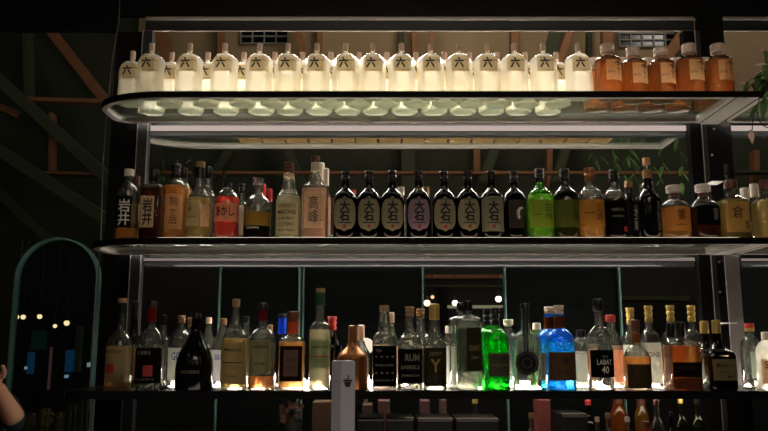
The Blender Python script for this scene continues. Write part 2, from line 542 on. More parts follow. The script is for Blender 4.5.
M_SHELFGLASS = glassy('shelf_glass', (240, 244, 238), 0.03, (215, 225, 205), 0.03, 0.7, 0.6)
M_LED = emit('led_white', (255, 244, 228), 70.0)
M_FILLF = emit('front_fill_strip', (255, 244, 228), 15.0)
M_LED1 = emit('led_white_top', (255, 244, 228), 120.0)
M_LED3 = emit('led_white_low', (255, 240, 222), 75.0)
M_FILLR = emit('front_fill_strip_dim', (255, 232, 205), 3.0)
M_LEDS = emit('led_strip_soft', (255, 232, 220), 0.5)
M_LEDD = emit('led_strip_dim', (255, 232, 220), 0.22)

def glass_shelf(z, name, label, x0, x1, y0, y1, rx, ry, front, lip=True):
    t = thing(name, label, 'shelf', ((x0 + x1) / 2, (y0 + y1) / 2, z - 0.02))
    ox, oy, oz = t.location
    def loc(pts): return [(p[0] - ox, p[1] - oy) for p in pts]
    o = loc(plan(x0, x1, y0, y1, rx, ry, front)); l = loc(plan(x0, x1, y0, y1, rx, ry, front, 0.004)); i = loc(plan(x0, x1, y0, y1, rx, ry, front, 0.022))
    g = loc(plan(x0, x1, y0, y1, rx, ry, front, 0.0225))
    link('frame', ring_mesh(l, i, 0.0005, 0.0195), M_STEEL, t)
    if lip: link('edge_trim', ring_mesh(o, l, 0.0, 0.02), M_BLACK, t)
    if front and x1 < 1.2:  # hidden glowing strip added on the front rail to brighten the front bottles
        box_obj('light_strip', (x0 + rx - ox, x1 - 0.03 - ox, y0 + 0.006 - oy, y0 + 0.017 - oy, 0.0197, 0.0212), M_FILLF if z == Z1 else M_FILLR, t, 0.0003)
    link('glass_panel', slab_mesh(g, 0.013, 0.0195), M_SHELFGLASS, t)
    return t

for z, nm, pw in ((Z1, 'top', 1), (Z2, 'middle', 2)):
    glass_shelf(z, 'glass_shelf', 'long rounded glass shelf with black edge, the %s one of the three bottle shelves' % nm, XL, XR, DF, DB, 0.26, 0.17, True)
    glass_shelf(z, 'rear_glass_shelf', 'glass shelf behind the %s bottle shelf, rounded at its far left corner' % nm, XL, XR, 2.72, 3.02, 0.26, 0.17, False)
    glass_shelf(z, 'side_glass_shelf', 'glass shelf right of the black post, level with the %s bottle shelf' % nm, 1.212, 2.1, DF, DB, 0.03, 0.03, True)
    # perpendicular bracket plate at the post
    b = box_obj('shelf_bracket', (1.142, 1.21, DF + 0.004, DB + 0.01, z - 0.02, z - 0.008), M_STEEL, bev=0.001)
    tag(b, 'pale steel bracket plate running back to the post under the %s shelf' % nm, 'bracket')
    b2 = box_obj('shelf_fascia', (1.141, 1.212, DF - 0.0, DF + 0.0035, z - 0.02, z), M_BLACK, bev=0.0005)
    tag(b2, 'short black fascia piece joining the two %s shelves at the post' % nm, 'fascia')
    # light bar on the shelf behind the bottles
    t = thing('light_bar', 'glowing white light bar behind the bottles on the %s shelf' % nm, 'light', (0.09, 2.642, z))
    box_obj('diffuser', (-0.98, 1.02, -0.006, 0.007, 0.0012, 0.015), M_LED1 if z == Z1 else M_LED, t, 0.001)
    box_obj('housing', (-0.98, 1.02, -0.0095, -0.0075, 0.0001, 0.0165), M_DARKM, t, 0.0005)
    t = thing('light_bar', 'light bar on the right-hand shelf, %s level' % nm, 'light', (1.65, 2.642, z))
    box_obj('diffuser', (-0.4, 0.42, -0.006, 0.007, 0.0012, 0.015), M_LED, t, 0.001)
    box_obj('housing', (-0.4, 0.42, -0.0095, -0.0075, 0.0001, 0.0165), M_DARKM, t, 0.0005)
    # beam with a light strip just behind the shelf
    for (a, c, wh) in ((-0.85, 1.10, 'left bay'), (1.265, 2.1, 'right bay')):
        t = thing('support_beam', 'dark horizontal beam with a pale light strip behind the %s shelf, %s' % (nm, wh), 'beam', ((a + c) / 2, 2.68, z - 0.058))
        h = (c - a) / 2
        zt = 0.038 if pw == 1 else 0.028
        box_obj('beam', (-h, h, 0.0, 0.03, 0.0, zt - (0.019 if pw == 1 else 0.008)), M_DARKM, t, 0.001)
        box_obj('light_strip', (-h, h, -0.004, 0.03, zt - (0.0185 if pw == 1 else 0.0075), zt), M_LEDS if pw == 1 else M_LEDD, t, 0.0008)

# bottom shelf: black slab
t = thing('bar_shelf', 'long black bottom bottle shelf running the full width of the bar', 'shelf', (0.5, DF, Z3 - 0.024))
pl = [(p[0] - 0.5, p[1] - DF) for p in plan(-0.98, 2.1, DF, DB + 0.02, 0.05, 0.05, True)]
link('shelf_board', slab_mesh(pl, 0, 0.024), solid('shelf_black_gloss', (16, 15, 15), 0.25, 0, 0.2, 20), t)
for (a, c, nm) in ((-0.72, 1.10, 'between the posts'), (1.26, 2.0, 'right of the black post')):
    t = thing('light_bar', 'glowing white light bar behind the bottles on the bottom shelf, %s' % nm, 'light', ((a + c) / 2, 2.635, Z3))
    h = (c - a) / 2
    box_obj('diffuser', (-h, h, -0.012, 0.008, 0.0005, 0.016), M_LED3, t, 0.001)
    box_obj('housing', (-h, h, -0.014, 0.012, 0.0001, 0.0004), M_DARKM, t, 0.0005)

# posts and panels
zc = 1.15
def post(name, label, x0, x1, y0, y1, z0, z1, mat, edges=None):
    t = thing(name, label, 'post', ((x0 + x1) / 2, (y0 + y1) / 2, z0))
    hx, hy = (x1 - x0) / 2, (y1 - y0) / 2
    box_obj('post_body', (-hx, hx, -hy, hy, 0, z1 - z0), mat, t, 0.001)
    if edges:
        for s in edges:
            xx = s * (hx - 0.001)
            box_obj('metal_edge', (xx - 0.0014, xx + 0.0014, -hy - 0.003, -hy - 0.0003, 0, z1 - z0), M_STEEL, t, 0.0006)
    return t
post('shelf_post', 'narrow grey metal post at the left end of the shelves', -0.894, -0.855, 2.665, 2.70, zc, CZ + 1.14, M_POST, (-1, 1))
post('back_panel', 'black upright panel left of the narrow left post', -0.992, -0.897, 2.672, 2.71, zc, CZ + 1.14, M_BLACK)
post('shelf_post', 'narrow dark metal post near the right end of the shelves', 1.107, 1.152, 2.665, 2.70, zc, CZ + 1.14, M_BLACK, (1,))
post('shelf_post', 'slim light grey upright beside the wide black panel', 1.154, 1.17, 2.665, 2.70, zc, CZ + 1.14, M_POST)
wide = post('back_panel', 'wide black upright panel with bolts right of the shelves', 1.172, 1.262, 2.672, 2.71, zc, CZ + 1.198, M_BLACK)
for (bx, by) in ((714, 129), (712, 155), (715, 182), (719, 262), (720, 292), (718, 311)):
    p = P(bx, by, 2.670) - wide.location
    bm = bmesh.new(); bmesh.ops.create_uvsphere(bm, u_segments=12, v_segments=8, radius=0.004)
    for v in bm.verts: v.co.y *= 0.5
    o = link('bolt', mesh_of(bm, True), M_STEEL, wide, p)
for (bx0, bx1, by) in ((711, 722, 182), (721, 736, 323)):
    p = P((bx0 + bx1) / 2, by, 2.63) ; k = KX(by, 2.63)
    b = box_obj('mounting_tab', (-(bx1 - bx0) * k / 2, (bx1 - bx0) * k / 2, -0.01, 0.042, -0.002, 0.002), solid('tab_white', (210, 205, 200), 0.5), None, 0.0005, p)
    tag(b, 'small pale metal tab on the black panel, %s' % ('above the middle shelf' if by < 200 else 'above the bottom shelf'), 'bracket')
p0 = P(735, 300, 2.60)
b = box_obj('side_plate', (p0.x, p0.x + 0.05, 2.655, 2.662, Z3, Z2 - 0.022), solid('side_plate_grey', (120, 116, 116), 0.35, 0.2, 0.06, 8), None, 0.001)
tag(b, 'smooth grey metal plate right of the black post above the bottom shelf', 'panel')

# top rail and bulkhead
for (a, c, i) in ((-0.889, 1.155, 1), (1.264, 2.3, 2)):
    structure(box_obj('trim_%d' % i, (a, c, 2.672, 2.68, CZ + 1.186, CZ + 1.199), M_STEEL, bev=0.001))
    structure(box_obj('trim_%d' % (i + 2), (a, c, 2.674, 2.682, CZ + 1.145, CZ + 1.1855), M_DARKM, bev=0.001))
    structure(box_obj('trim_%d' % (i + 4), (a, c, 2.672, 2.677, CZ + 1.142, CZ + 1.1445), M_STEEL, bev=0.0005))
structure(box_obj('wall_upper', (-2.6, 2.6, 2.672, 2.69, CZ + 1.2, CZ + 1.8), M_BLACK))
structure(box_obj('trim_7', (-2.6, -0.994, 2.672, 2.69, CZ + 1.141, CZ + 1.1995), M_BLACK))

# a thin cable hanging down the black panel at the left
bm = bmesh.new()
bm_tube(bm, [P(120, -10, 2.62), P(119, 20, 2.62), P(112, 60, 2.62), P(107, 110, 2.6), P(103, 160, 2.6), P(101, 230, 2.6), P(97, 300, 2.6), P(93, 350, 2.62), P(89, 400, 2.64), (P(87, 431, 2.66).x, 2.66, 1.151)], 0.0022)
tag(link('cable', mesh_of(bm, True), solid('cable_grey', (52, 52, 50), 0.5)), 'thin dark cable hanging down left of the shelves', 'cable')

# ================================================================== BOTTLES, top shelf
K6 = '六'
def roku(label, px, dep, ytop, w=13.6):
    d = ytop - 44
    return bottle(1, px, dep, [(51 + d, 2.4), (54.2 + d, 2.5), (55.2 + d, 5.2), (56.8 + d, 9.4), (61.5 + d, w)], label,
        'gin_bottle', 'bottle', None, 'hex', 'frost', 'gin', 64 + d,
        ('pink', 43.6 + d, 51.6 + d, 2.7), [(60 + d, 75.5 + d, -8.5, 9.5, (206, 190, 158), [(K6, -6.0, 3.5, 61.5 + d, 72 + d, M_INK, 0.04), ('一一', -1, 8.6, 64 + d, 64.8 + d, M_INKG), ('ROKU GIN', 0, 8.6, 73 + d, 74.6 + d, M_INKG)], False, 0.5)])
fr = [151.6, 190, 225, 259.6, 288, 316.8, 345.6, 372.5, 401.5, 430.5, 459, 487, 514, 543, 578]
def add_base(t, shape='hex', mat=None, hw=13.2, px=400):
    k = KX(60, DF + 0.075); bm = bmesh.new(); a = []; b = []
    for i in range(36 if shape == 'round' else 6):
        an = 2 * PI * i / (36 if shape == 'round' else 6)
        a.append(bm.verts.new((math.cos(an) * hw * k, math.sin(an) * hw * k, 0.0008))); b.append(bm.verts.new((math.cos(an) * hw * k, math.sin(an) * hw * k, 0.006)))
    bm.faces.new(a[::-1]); bm.faces.new(b); n = len(a)
    for i in range(n): bm.faces.new([a[i], a[(i+1) % n], b[(i+1) % n], b[i]])
    link('thick_base', mesh_of(bm), mat or paper('base_glass', (246, 250, 240), 0.6, 0.3), t)
r0 = roku("clear six-sided gin bottle with tan label, first from left in top shelf's front row", fr[0], 0.075, 44)
add_base(r0)
for i, x in enumerate(fr[1:]):
    nm = "clear six-sided gin bottle with tan label, %s from left in top shelf's front row" % ORD[i + 2]
    if i == len(fr) - 2: nm = 'clear six-sided gin bottle with tan label standing next to the orange bottles'
    clone(r0, x, 53, 0.075, 1, nm)
bk = [133, 172, 208, 244, 275, 303, 331, 359, 387, 416, 444.6, 469.5, 497, 525, 556]
for i, x in enumerate(bk):
    nm = 'clear gin bottle glimpsed in the second row of the top shelf, %s from the left' % ORD[i + 1]
    if i == 0: nm = 'clear gin bottle set back at the rounded left end of the top shelf'
    clone(r0, x, 56, 0.155 if i else 0.145, 1, nm)

for i, x in enumerate(fr[:-1]):
    clone(r0, x + 3, 60, 0.237, 1, 'clear gin bottle at the back of the top shelf, third row, %s from the left' % (ORD + ['seventeenth'])[i + 1])

def orange(label, px, dep, ytop, back=False):
    d = ytop - 45
    return bottle(1, px, dep, [(55 + d, 3.6), (58 + d, 3.9), (58.8 + d, 8.5), (60.5 + d, 12.4), (63 + d, 13.2)], label,
        'whisky_bottle', 'bottle', None, 'round', 'clear', 'orange', 61.5 + d, ('pink', 45 + d, 56.5 + d, 7.0, 'disc'),
        [(64 + d, 84 + d, -5.5, 11, (232, 188, 130), [('✿', 2.5, 10.5, 65 + d, 72 + d, M_INK, 0.02), ('丫', 5, 8.5, 72 + d, 79 + d, M_INK, 0.02), ('あやめ', -4.5, 2.5, 75 + d, 77.5 + d, M_INKG)], False, 0.4)],
        [(56 + d, 58 + d, 4.2, 'brown')], flute=0.03)
oc = [(607.3, 0.075, 45.5), (633, 0.105, 48), (660.5, 0.105, 48), (689.3, 0.075, 45), (717.6, 0.075, 45)]
o0 = orange('orange fluted bottle with round stopper, first from the left of the five in front', oc[3][0], 0.075, 45)
o0['label'] = 'orange fluted bottle with round stopper, fourth of the five in front'
add_base(o0, 'round', paper('base_amber', (235, 165, 100), 0.7, 0.3), 12.4)
for i, (x, dp, ty) in enumerate(oc):
    if i == 3: continue
    clone(o0, x, 53, dp, 1, 'orange fluted bottle with round stopper, %s of the five in front' % ORD[i + 1])
for i, x in enumerate([594, 621, 648, 675.5, 703.5]):
    c = clone(o0, x, 59, 0.205, 1, 'orange bottle with pale round stopper in the second row, %s from the left' % ORD[i + 1])
    c.rotation_euler[2] = 0.25
    for ch in c.children:
        if ch.name.startswith('cap'):
            ch.data = ch.data.copy(); ch.data.materials[0] = M_CAPW

# low brown blocks added on the rear shelf in place of reflected bottle bases
M_STANDIN = solid('stand_in_brown', (190, 140, 96), 0.8, 0, 0.2, 60)
proto = None; n = 0
for row, yy in enumerate((2.902, 2.972)):
    for i in range(16):
        x = -0.56 + i * 0.094 + row * 0.02
        if proto is None:
            t = thing('stand_in_box', '', 'box', (x, yy, Z1))
            box_obj('box_body', (-0.042, 0.042, -0.031, 0.031, 0.0006, 0.045), M_STANDIN, t, 0.002)
            box_obj('lid', (-0.0435, 0.0435, -0.0325, 0.0325, 0.0455, 0.06), M_STANDIN, t, 0.002)
            proto = t
        else:
            t = copy_tree(proto); t.location = (x, yy, Z1)
        t['label'] = 'low brown stand-in block for a reflected bottle base, seen from below through the glass'
        t['group'] = 'brown stand-in blocks for reflected bottle bases'

# ================================================================== BOTTLES, middle shelf
B = bottle
CREAM = (222, 196, 150); PALEL = (205, 196, 160)
B(2, 128.5, 0.07, [(176, 4.6), (183, 4.6), (186, 6), (191, 10.2), (198, 10.8)], 'clear bottle with black kanji label at the left end of the middle shelf', shape='round', glass='clear', liquid='amber', level=229,
  cap=('white', 169.5, 176.5, 4.8), labels=[(198, 229, -9, 7, (20, 18, 16), [('岩\n井', -6, 6, 201, 227, M_INKW, 0.01)], False, 0.05)])
B(2, 136, 0.17, [(184, 3), (196, 3.2), (203, 9)], 'dim amber bottle half hidden by the left post on the middle shelf', glass='clear', liquid='amber', level=205, cap=('brown', 176, 185, 3.4),
  labels=[(205, 222, -7, 8, (225, 205, 170), [])])
B(2, 153.6, 0.07, [(181, 4.2), (184, 4.6), (186, 9), (189, 10.6)], 'square dark amber bottle with cream kanji label beside the left post', shape='square', glass='clear', liquid='darkred', level=189,
  cap=('black', 169.5, 182, 4.6), labels=[(198, 229, -9, 4.5, CREAM, [('岩\n井', -7, 3, 200, 227, M_INK, 0.02)])])
B(2, 175.4, 0.125, [(177, 4.8), (180, 5.5), (184, 9), (190, 12)], 'amber bottle with brush-written cream label, left of the tall cork-topped one', glass='clear', liquid='amber', level=187,
  cap=('black', 164.5, 178, 5.0, 'ring'), labels=[(196, 231, -10.5, 10, (208, 168, 122), [('駒\nヶ\n岳', -2, 6, 199, 226, M_INK, 0.02), ('信州', -9, -5, 208, 216, M_INKR)])])
B(2, 183.5, 0.19, [(178, 3.6), (184, 5), (190, 8.5)], 'amber bottle peeping out behind the brush-label bottle on the middle shelf', glass='clear', liquid='amber', level=188, cap=('black', 168, 179, 3.8))
B(2, 199.5, 0.07, [(176.5, 4.8), (183, 5.2), (190, 6), (196, 10), (203, 12.4)], 'pale gold bottle with cork-topped black cap and plain grey label', glass='clear', liquid='gold', level=199,
  cap=('cork', 162, 168, 4.8), bands=[(168.2, 177, 5.2, 'black')], labels=[(202, 228, -11.5, 4, (190, 172, 132), [('余市', -8, -4, 208, 214, M_INK), ('SINGLE MALT', -10, 1, 218, 219.4, M_INK)]), (207, 228, 4.6, 11.8, (226, 190, 150), [])])
B(2, 208, 0.18, [(178, 3.4), (190, 4.6), (197, 8)], 'black-capped clear bottle just behind the pale gold one', glass='clear', cap=('black', 167, 179, 3.6))
B(2, 227.4, 0.07, [(187, 4.8), (190, 5.2), (192, 7), (196, 10.5), (201, 12.2)], 'small pink-red bottle with peach hiragana label on the middle shelf', glass='clear', liquid='red', level=198,
  cap=('black', 183, 188, 4.4), labels=[(205, 223, -12, 12, (226, 170, 128), [('あかし', -9, 9, 208, 218, M_INK, 0.02)], False, 0.45)])
B(2, 241.5, 0.17, [(193, 2.6), (200, 3.4), (207, 7)], 'small white-labelled bottle with black cap behind the red and round clear bottles', glass='clear', cap=('black', 184, 194, 3.0, 'ring'),
  labels=[(207, 236, -6.5, 6.5, (235, 215, 195), [], False, 0.5)])
B(2, 258, 0.08, [(184, 4.8), (193, 4.9), (196, 6.5), (201, 11.5), (207, 13.6)], 'round-shouldered clear bottle with open neck, olive band and black lower label', glass='clear', liquid='pale', level=213,
  cap=('clear', 178.5, 184.5, 5.4), labels=[(213.5, 227, -13.2, 13.2, (156, 122, 50), []), (227.4, 239, -13.2, 13.2, (20, 16, 14), [('COGNAC', -9, 4, 228.5, 230.5, M_INKW)], False, 0.1)])
for (x, y) in ((262.5, 184), (269, 189)):
    B(2, x, 0.18 if x < 265 else 0.165, [(y + 12, 2.6), (y + 16, 3), (y + 22, 3.6)], 'slim clear bottle with bright red cap behind the round clear one, %s of the two' % ('left' if x < 265 else 'right'), glass='clear', cap=('red', y, y + 12.5, 3.1))
B(2, 288.8, 0.07, [(172.5, 4.6), (177, 5), (182, 6.4), (190, 7.0), (196, 11), (203, 12.6)], 'clear long-necked bottle covered in white printed writing', glass='clear', liquid='pale', level=197,
  cap=('brown', 163, 173, 4.9, 'ring'), bands=[(174, 178, 5.2, (225, 200, 170))],
  labels=[(204, 236, -11, 10.5, (205, 192, 158), [('WHISKY', -9, 9, 206, 210, M_INKG, 0.02), ('MALTAGE', -9, 9, 212, 216, M_INK, 0.02), ('PURE MALT', -8, 8, 219, 221.5, M_INK), ('COSMO', -8, 8, 224, 228, M_INKG, 0.02), ('43% 700ml', -8, 8, 231, 233, M_INK)], False, 0.6)])
B(2, 315.3, 0.07, [(162, 4.0), (172, 4.4), (179, 6.4), (184, 7.4), (187, 11), (191, 12.6)], 'tall rectangular pinkish bottle with two large brush characters on cream', shape='square', glass='clear', liquid='pink', level=190,
  cap=('brown', 156.5, 162.5, 4.4), bands=[(163, 172, 4.4, (232, 215, 195))], labels=[(194, 230, -9.5, 9.5, (224, 202, 170), [('高\n峰', -5, 4.5, 198, 225, M_INK, 0.02), ('TAKAMINE', 5.2, 9.2, 221, 222.5, M_INK)], False, 0.55)])
for (x, y, nm) in ((321.5, 163, 'left'), (326, 168.5, 'right')):
    B(2, x, 0.20 if nm == 'left' else 0.175, [(y + 17, 2.5), (y + 24, 3.4), (y + 30, 5.4)], 'white-necked bottle behind the tall pinkish one, %s of the two' % nm, glass='clear', liquid='pink', level=y + 32, cap=('white', y, y + 17.5, 2.9),
      labels=[(198, 236, -5, 5, (232, 212, 190), [], False, 0.6)])

# seven matching dark bottles with oval labels
OV = (150, 140, 112)
def oishi(label, px, tint=OV, marks=True, square=False):
    mk = [('大\n石', -5, 5.6, 203, 223, M_INK, 0.045), ('OHISHI', -5.5, 5.5, 200.3, 202, M_INK), ('▬▬▬', -6, 7, 224, 225, M_INK), ('●', -1.5, 2, 226.5, 230, M_INKR)]
    return B(2, px, 0.07, [(182, 3.6), (188, 3.8), (190.5, 5.5), (194, 9.4), (199, 12.0)], label, 'shochu_bottle', 'bottle', None, 'round', 'dark', 'cola', 198,
        ('black', 171.5, 183, 4.3, 'ring'), [(198.5, 233, -10.8, 10.8, tint, mk, not square, 0.12)])
p16 = oishi('dark bottle with oval grey-cream character label, first of the seven, next to the pinkish bottle', 345.2)
for i, x in enumerate([369, 392.3]):
    clone(p16, x, 190, 0.07, 2, 'dark bottle with oval grey-cream character label, %s from left of the dark row' % ORD[i + 2])
oishi('dark bottle with mauve oval label and an extra black blot, fourth of the dark row', 418.4, (150, 128, 138))
clone(p16, 444, 190, 0.075, 2, 'dark bottle with oval grey-cream label right of the mauve-labelled one')
clone(p16, 467.8, 190, 0.07, 2, 'dark bottle with oval label, sixth of the dark row, left of the square-labelled one')
oishi('dark bottle with squarer grey-green character label, seventh of the dark row', 491.3, (140, 138, 112), square=True)
B(2, 514, 0.10, [(182, 3.6), (188, 3.8), (190.5, 5.5), (194, 9.4), (199, 12.0)], 'dark bottle with a near-black patterned label and white crescent, beside the green one', 'shochu_bottle', glass='dark', liquid='cola', level=198,
  cap=('black', 171.5, 183, 4.3, 'ring'), labels=[(202, 230, -7.5, 8, (66, 62, 50), [('☾', 0, 6.5, 209, 222, M_INKW, 0.03), ('藏', -6, 2, 205, 226, M_INK, 0.01)], False, 0.1)])
for (x, y, kd, w) in ((352.5, 190, 'red', 'red'), (401, 187, 'white', 'white'), (426, 187, 'cork', 'cream')):
    B(2, x, 0.16, [(y + 8, 3), (y + 12, 3.2), (y + 17, 4.2)], 'small bottle with %s cap showing between two dark bottles' % w, glass='clear', cap=(kd, y, y + 8.5, 3.5), labels=[(y + 18, 236, -4, 4, (225, 220, 205), [], False, .5)])
HK = [(182, 4.4), (186, 4.8), (189, 6.5), (193, 10.8), (199, 12.9)]
B(2, 540, 0.07, HK, 'bright green bottle with yellow-green kanji label and black cap', glass='green', liquid='pale', level=196, cap=('black', 169.5, 182.5, 4.9, 'ring'),
  labels=[(202, 229, -12, 12, (150, 160, 62), [('白\n州', 1.5, 8.5, 205, 222, M_INK, 0.02), ('SINGLE MALT', -10, -1, 216, 217.2, M_INK)], False, 0.35)])
B(2, 565, 0.07, HK, 'darker olive bottle with dim green label, right of the bright green one', glass='olive', liquid='gold', level=199, cap=('black', 169.5, 182.5, 4.9, 'ring'),
  labels=[(202, 229, -12, 12, (96, 104, 48), [('山\n嵐', 4, 10, 206, 222, M_INK, 0.02), ('WHISKY', -9, 0, 216, 217.2, M_INK)], False, 0.2)])
B(2, 590, 0.07, [(181, 4.6), (186, 5.4), (189, 7), (193, 11), (199, 12.9)], 'amber bottle with tan foil neck and tan kanji label, between olive and black bottles', glass='clear', liquid='amber', level=201, cap=('copper', 168.5, 181.5, 5.2, 'ring'),
  labels=[(202, 228, -12, 12, (190, 140, 68), [('山\n崎', 2, 9, 205, 223, M_INK, 0.02), ('YAMAZAKI', -10, 0, 214, 215.6, M_INK)], False, 0.35)])
B(2, 614, 0.07, [(182, 4.4), (189, 5.0), (194, 9.5), (200, 11.6)], 'clear-necked bottle with large black label and black cap', glass='clear', liquid='cola', level=200, cap=('black', 170.5, 183, 4.8, 'ring'),
  labels=[(202, 236, -11, 11, (14, 13, 13), [('NIKKA', -6, 6, 210, 213, M_INKG), ('WHISKY', -6, 6, 217, 219, M_INKG), ('■', 5, 9, 228, 233, M_INKR)], False, 0.05)])
B(2, 629, 0.15, [(188, 3.4), (194, 4), (201, 8.6)], 'smaller cork-capped bottle with black and white label between two black ones', glass='dark', liquid='cola', level=200, cap=('cork', 181, 187.5, 3.8), bands=[(188, 194, 3.9, 'black')],
  labels=[(203, 236, -7, 8, (30, 30, 28), [('米\n蔵', 1, 7, 206, 232, M_INKW, 0.01)], False, 0.05)])
B(2, 648, 0.07, [(178, 4.0), (189, 4.2), (193, 7.5), (199, 10.8), (204, 11.2)], 'tall solid black bottle with cork cap and white side writing', glass='black', cap=('cork', 170.5, 178.5, 4.4),
  labels=[(200, 234, -2, 10.5, (16, 16, 18), [('黒\n糖\n酒', 4, 8.5, 203, 232, M_INKG, 0.01)], False, 0.02)])
B(2, 647, 0.21, [(165, 3.4), (178, 3.8), (188, 9)], 'tall clear bottle with tan cork rising behind the solid black bottle', glass='clear', cap=('cork', 158, 165.5, 3.6))
HB = [(197, 4.6), (199.5, 6.5), (203, 11), (207.5, 14.2), (209, 14.5)]
B(2, 674.4, 0.08, HB, 'squat amber decanter with clear faceted stopper and kanji label', shape='round', glass='clear', liquid='amber', level=208.5, cap=('white', 186, 194.5, 7.6, 'disc'), bands=[(194, 198, 4.8, 'brown')],
  labels=[(209.5, 233, -12, 12, (214, 150, 80), [('響', -3, 5, 211, 222, M_INK, 0.02), ('HIBIKI', -5, 5, 226, 227.5, M_INK)], False, 0.5)], flute=0.02)
B(2, 703.6, 0.095, HB, 'squat decanter with clear stopper and black label, right of the amber decanter', shape='round', glass='clear', liquid='darkred', level=209, cap=('white', 185, 193.5, 7.6, 'disc'), bands=[(193.5, 198, 4.8, 'brown')],
  labels=[(207.5, 227, -11, 12, (14, 13, 16), [('響', 3, 9, 210, 222, M_INKG, 0.02)], False, 0.04)], flute=0.02)
B(2, 731.5, 0.07, [(188, 5.6), (195, 5.6), (198, 9), (203, 12.8), (205, 13)], 'square yellow whisky bottle with brown cap and tan label with two characters', shape='square', glass='clear', liquid='gold', level=201,
  cap=('brown', 180, 188.5, 5.9), labels=[(205, 234, -12, 11, (206, 166, 96), [('倉', -6, 5, 208, 220, M_INK, 0.02), ('吉', 5.5, 9.5, 222, 231, M_INK, 0.01)], False, 0.4)])
B(2, 727, 0.22, [(176, 2.0), (184, 3.0), (190, 5)], 'dark slim bottle tip behind the square yellow bottle', glass='black', cap=('black', 165, 176.5, 2.0))
for (x, y, dp, nm) in ((745.5, 188, 0.16, 'left'), (755, 184, 0.175, 'right')):
    B(2, x, dp, [(y + 13, 3.8), (y + 16, 4), (y + 21, 4.6)], 'small bottle with tall white cap near the right edge, %s of the pair' % nm, glass='clear', liquid='red', level=y + 24, cap=('white', y, y + 13.5, 4.2),
      labels=[(222, 237, -4, 4, (235, 225, 215), [('Y', -2, 2, 225, 233, M_INK, 0.02)], False, 0.5)])
B(2, 766.5, 0.07, [(189, 5.2), (195, 5.4), (199, 9.5), (204, 13)], 'yellow bottle with black label cut off by the right edge of the middle shelf', shape='square', glass='clear', liquid='gold', level=202,
  cap=('brown', 180, 189.5, 5.6), labels=[(205, 234, -6, 12, (22, 20, 16), [('酒', -4, 6, 210, 222, M_INKG)], False, 0.05)])

# ================================================================== BOTTLES, bottom shelf
B(3, 120.8, 0.11, [(314, 3.8), (328, 4.4), (333, 6.5), (339, 11), (346, 13)], 'bottle with black cap, tan and red label at the left end of the bottom shelf', glass='clear', liquid='amber', level=348,
  cap=('black', 298.5, 314.5, 4.0), bands=[(298.4, 303, 4.3, 'cork')], labels=[(346, 382, -12.5, 12.5, (150, 132, 96), [('KENTUCKY', -10, 6, 350, 353, M_INK), ('■', -9, 0, 364, 373, M_INKR)], False, 0.25)])
B(3, 134, 0.19, [(318, 3.2), (334, 4.4), (345, 9)], 'dim dark-necked bottle behind and right of the first bottle on the bottom shelf', glass='smoke', liquid='amber', level=346, cap=('black', 301, 319, 3.6),
  labels=[(348, 380, -8, 8, (170, 140, 100), [], False, 0.3)])
B(3, 151, 0.06, [(321, 4.0), (328, 5), (333, 9.6), (340, 13), (346, 13.6)], 'clear bottle with red neck band and black label with a red block', glass='clear', liquid='spirit', level=345,
  cap=('black', 301, 308, 4.4), bands=[(308, 321.5, 4.5, (120, 36, 28))], labels=[(348, 383, -13, 13, (18, 16, 15), [('1301', -8, 4, 351, 354.5, M_INKG), ('■', -2, 7, 365, 376, M_INKR), ('ＲＥＳＥＲＶＥ', -10, 8, 378, 380, M_INKG)], False, 0.05)])
B(3, 163, 0.19, [(324, 2.8), (332, 3.4), (345, 8)], 'clear small-necked bottle between the red-banded bottle and the white-blue labelled one', glass='clear', cap=('black', 315, 325, 3.0))
B(3, 181, 0.16, [(323, 3.4), (328, 4), (336, 10), (345, 11.5)], 'clear bottle with white and blue label left of the big black bottle', glass='clear', liquid='spirit', level=345, cap=('cork', 315.5, 323.5, 4.0, 'ring'),
  labels=[(348, 380, -10.5, 10.5, (225, 225, 225), [('GIN', -6, 6, 352, 360, solid('ink_blue', (50, 80, 170), 0.6), 0.02)], False, 0.6)])
B(3, 190, 0.225, [(326, 2.8), (333, 3.4), (345, 8)], 'narrow capped bottle peeping up behind the big black bottle', glass='clear', cap=('cork', 317.5, 326.5, 3.2))
B(3, 195.5, 0.045, [(318, 4.2), (328, 4.6), (338, 8), (350, 14.2), (360, 17.6), (368, 18.6)], 'large glossy black bulbous bottle on the bottom shelf', name='champagne_bottle', glass='black', cap=('black', 313.5, 318.5, 4.7),
  bands=[(319, 330, 4.5, (26, 24, 22))], labels=[(366, 380, -12, 12, (16, 15, 16), [('BRUT RESERVE', -9, 9, 370, 373, M_INKG)], False, 0.02)])
B(3, 208.5, 0.215, [(323, 2.6), (333, 4), (345, 9.5)], 'clear bottle with small pink cap right behind the big black bottle', glass='clear', liquid='spirit', level=346, cap=('pink', 317.5, 323.5, 2.9), labels=[(350, 380, -8.5, 8.5, (214, 214, 220), [], False, 0.5)])
B(3, 222.7, 0.15, [(325, 3.4), (333, 5), (341, 9.4), (349, 11)], 'clear bottle with pale blue-white label and tan cap, left of the domed bottle', glass='clear', liquid='spirit', level=349, cap=('cork', 318.5, 325.5, 3.7),
  labels=[(350, 381, -9.5, 9.5, (204, 206, 222), [('B&G', -5, 3, 354, 360, solid('ink_blue', (50, 80, 170), 0.6), 0.01)], False, 0.6)])
B(3, 246, 0.2, [(322, 2.6), (334, 4), (345, 9)], 'clear bottle partly hidden between the domed and the red-necked bottles', glass='clear', cap=('black', 316.5, 322.5, 2.9))
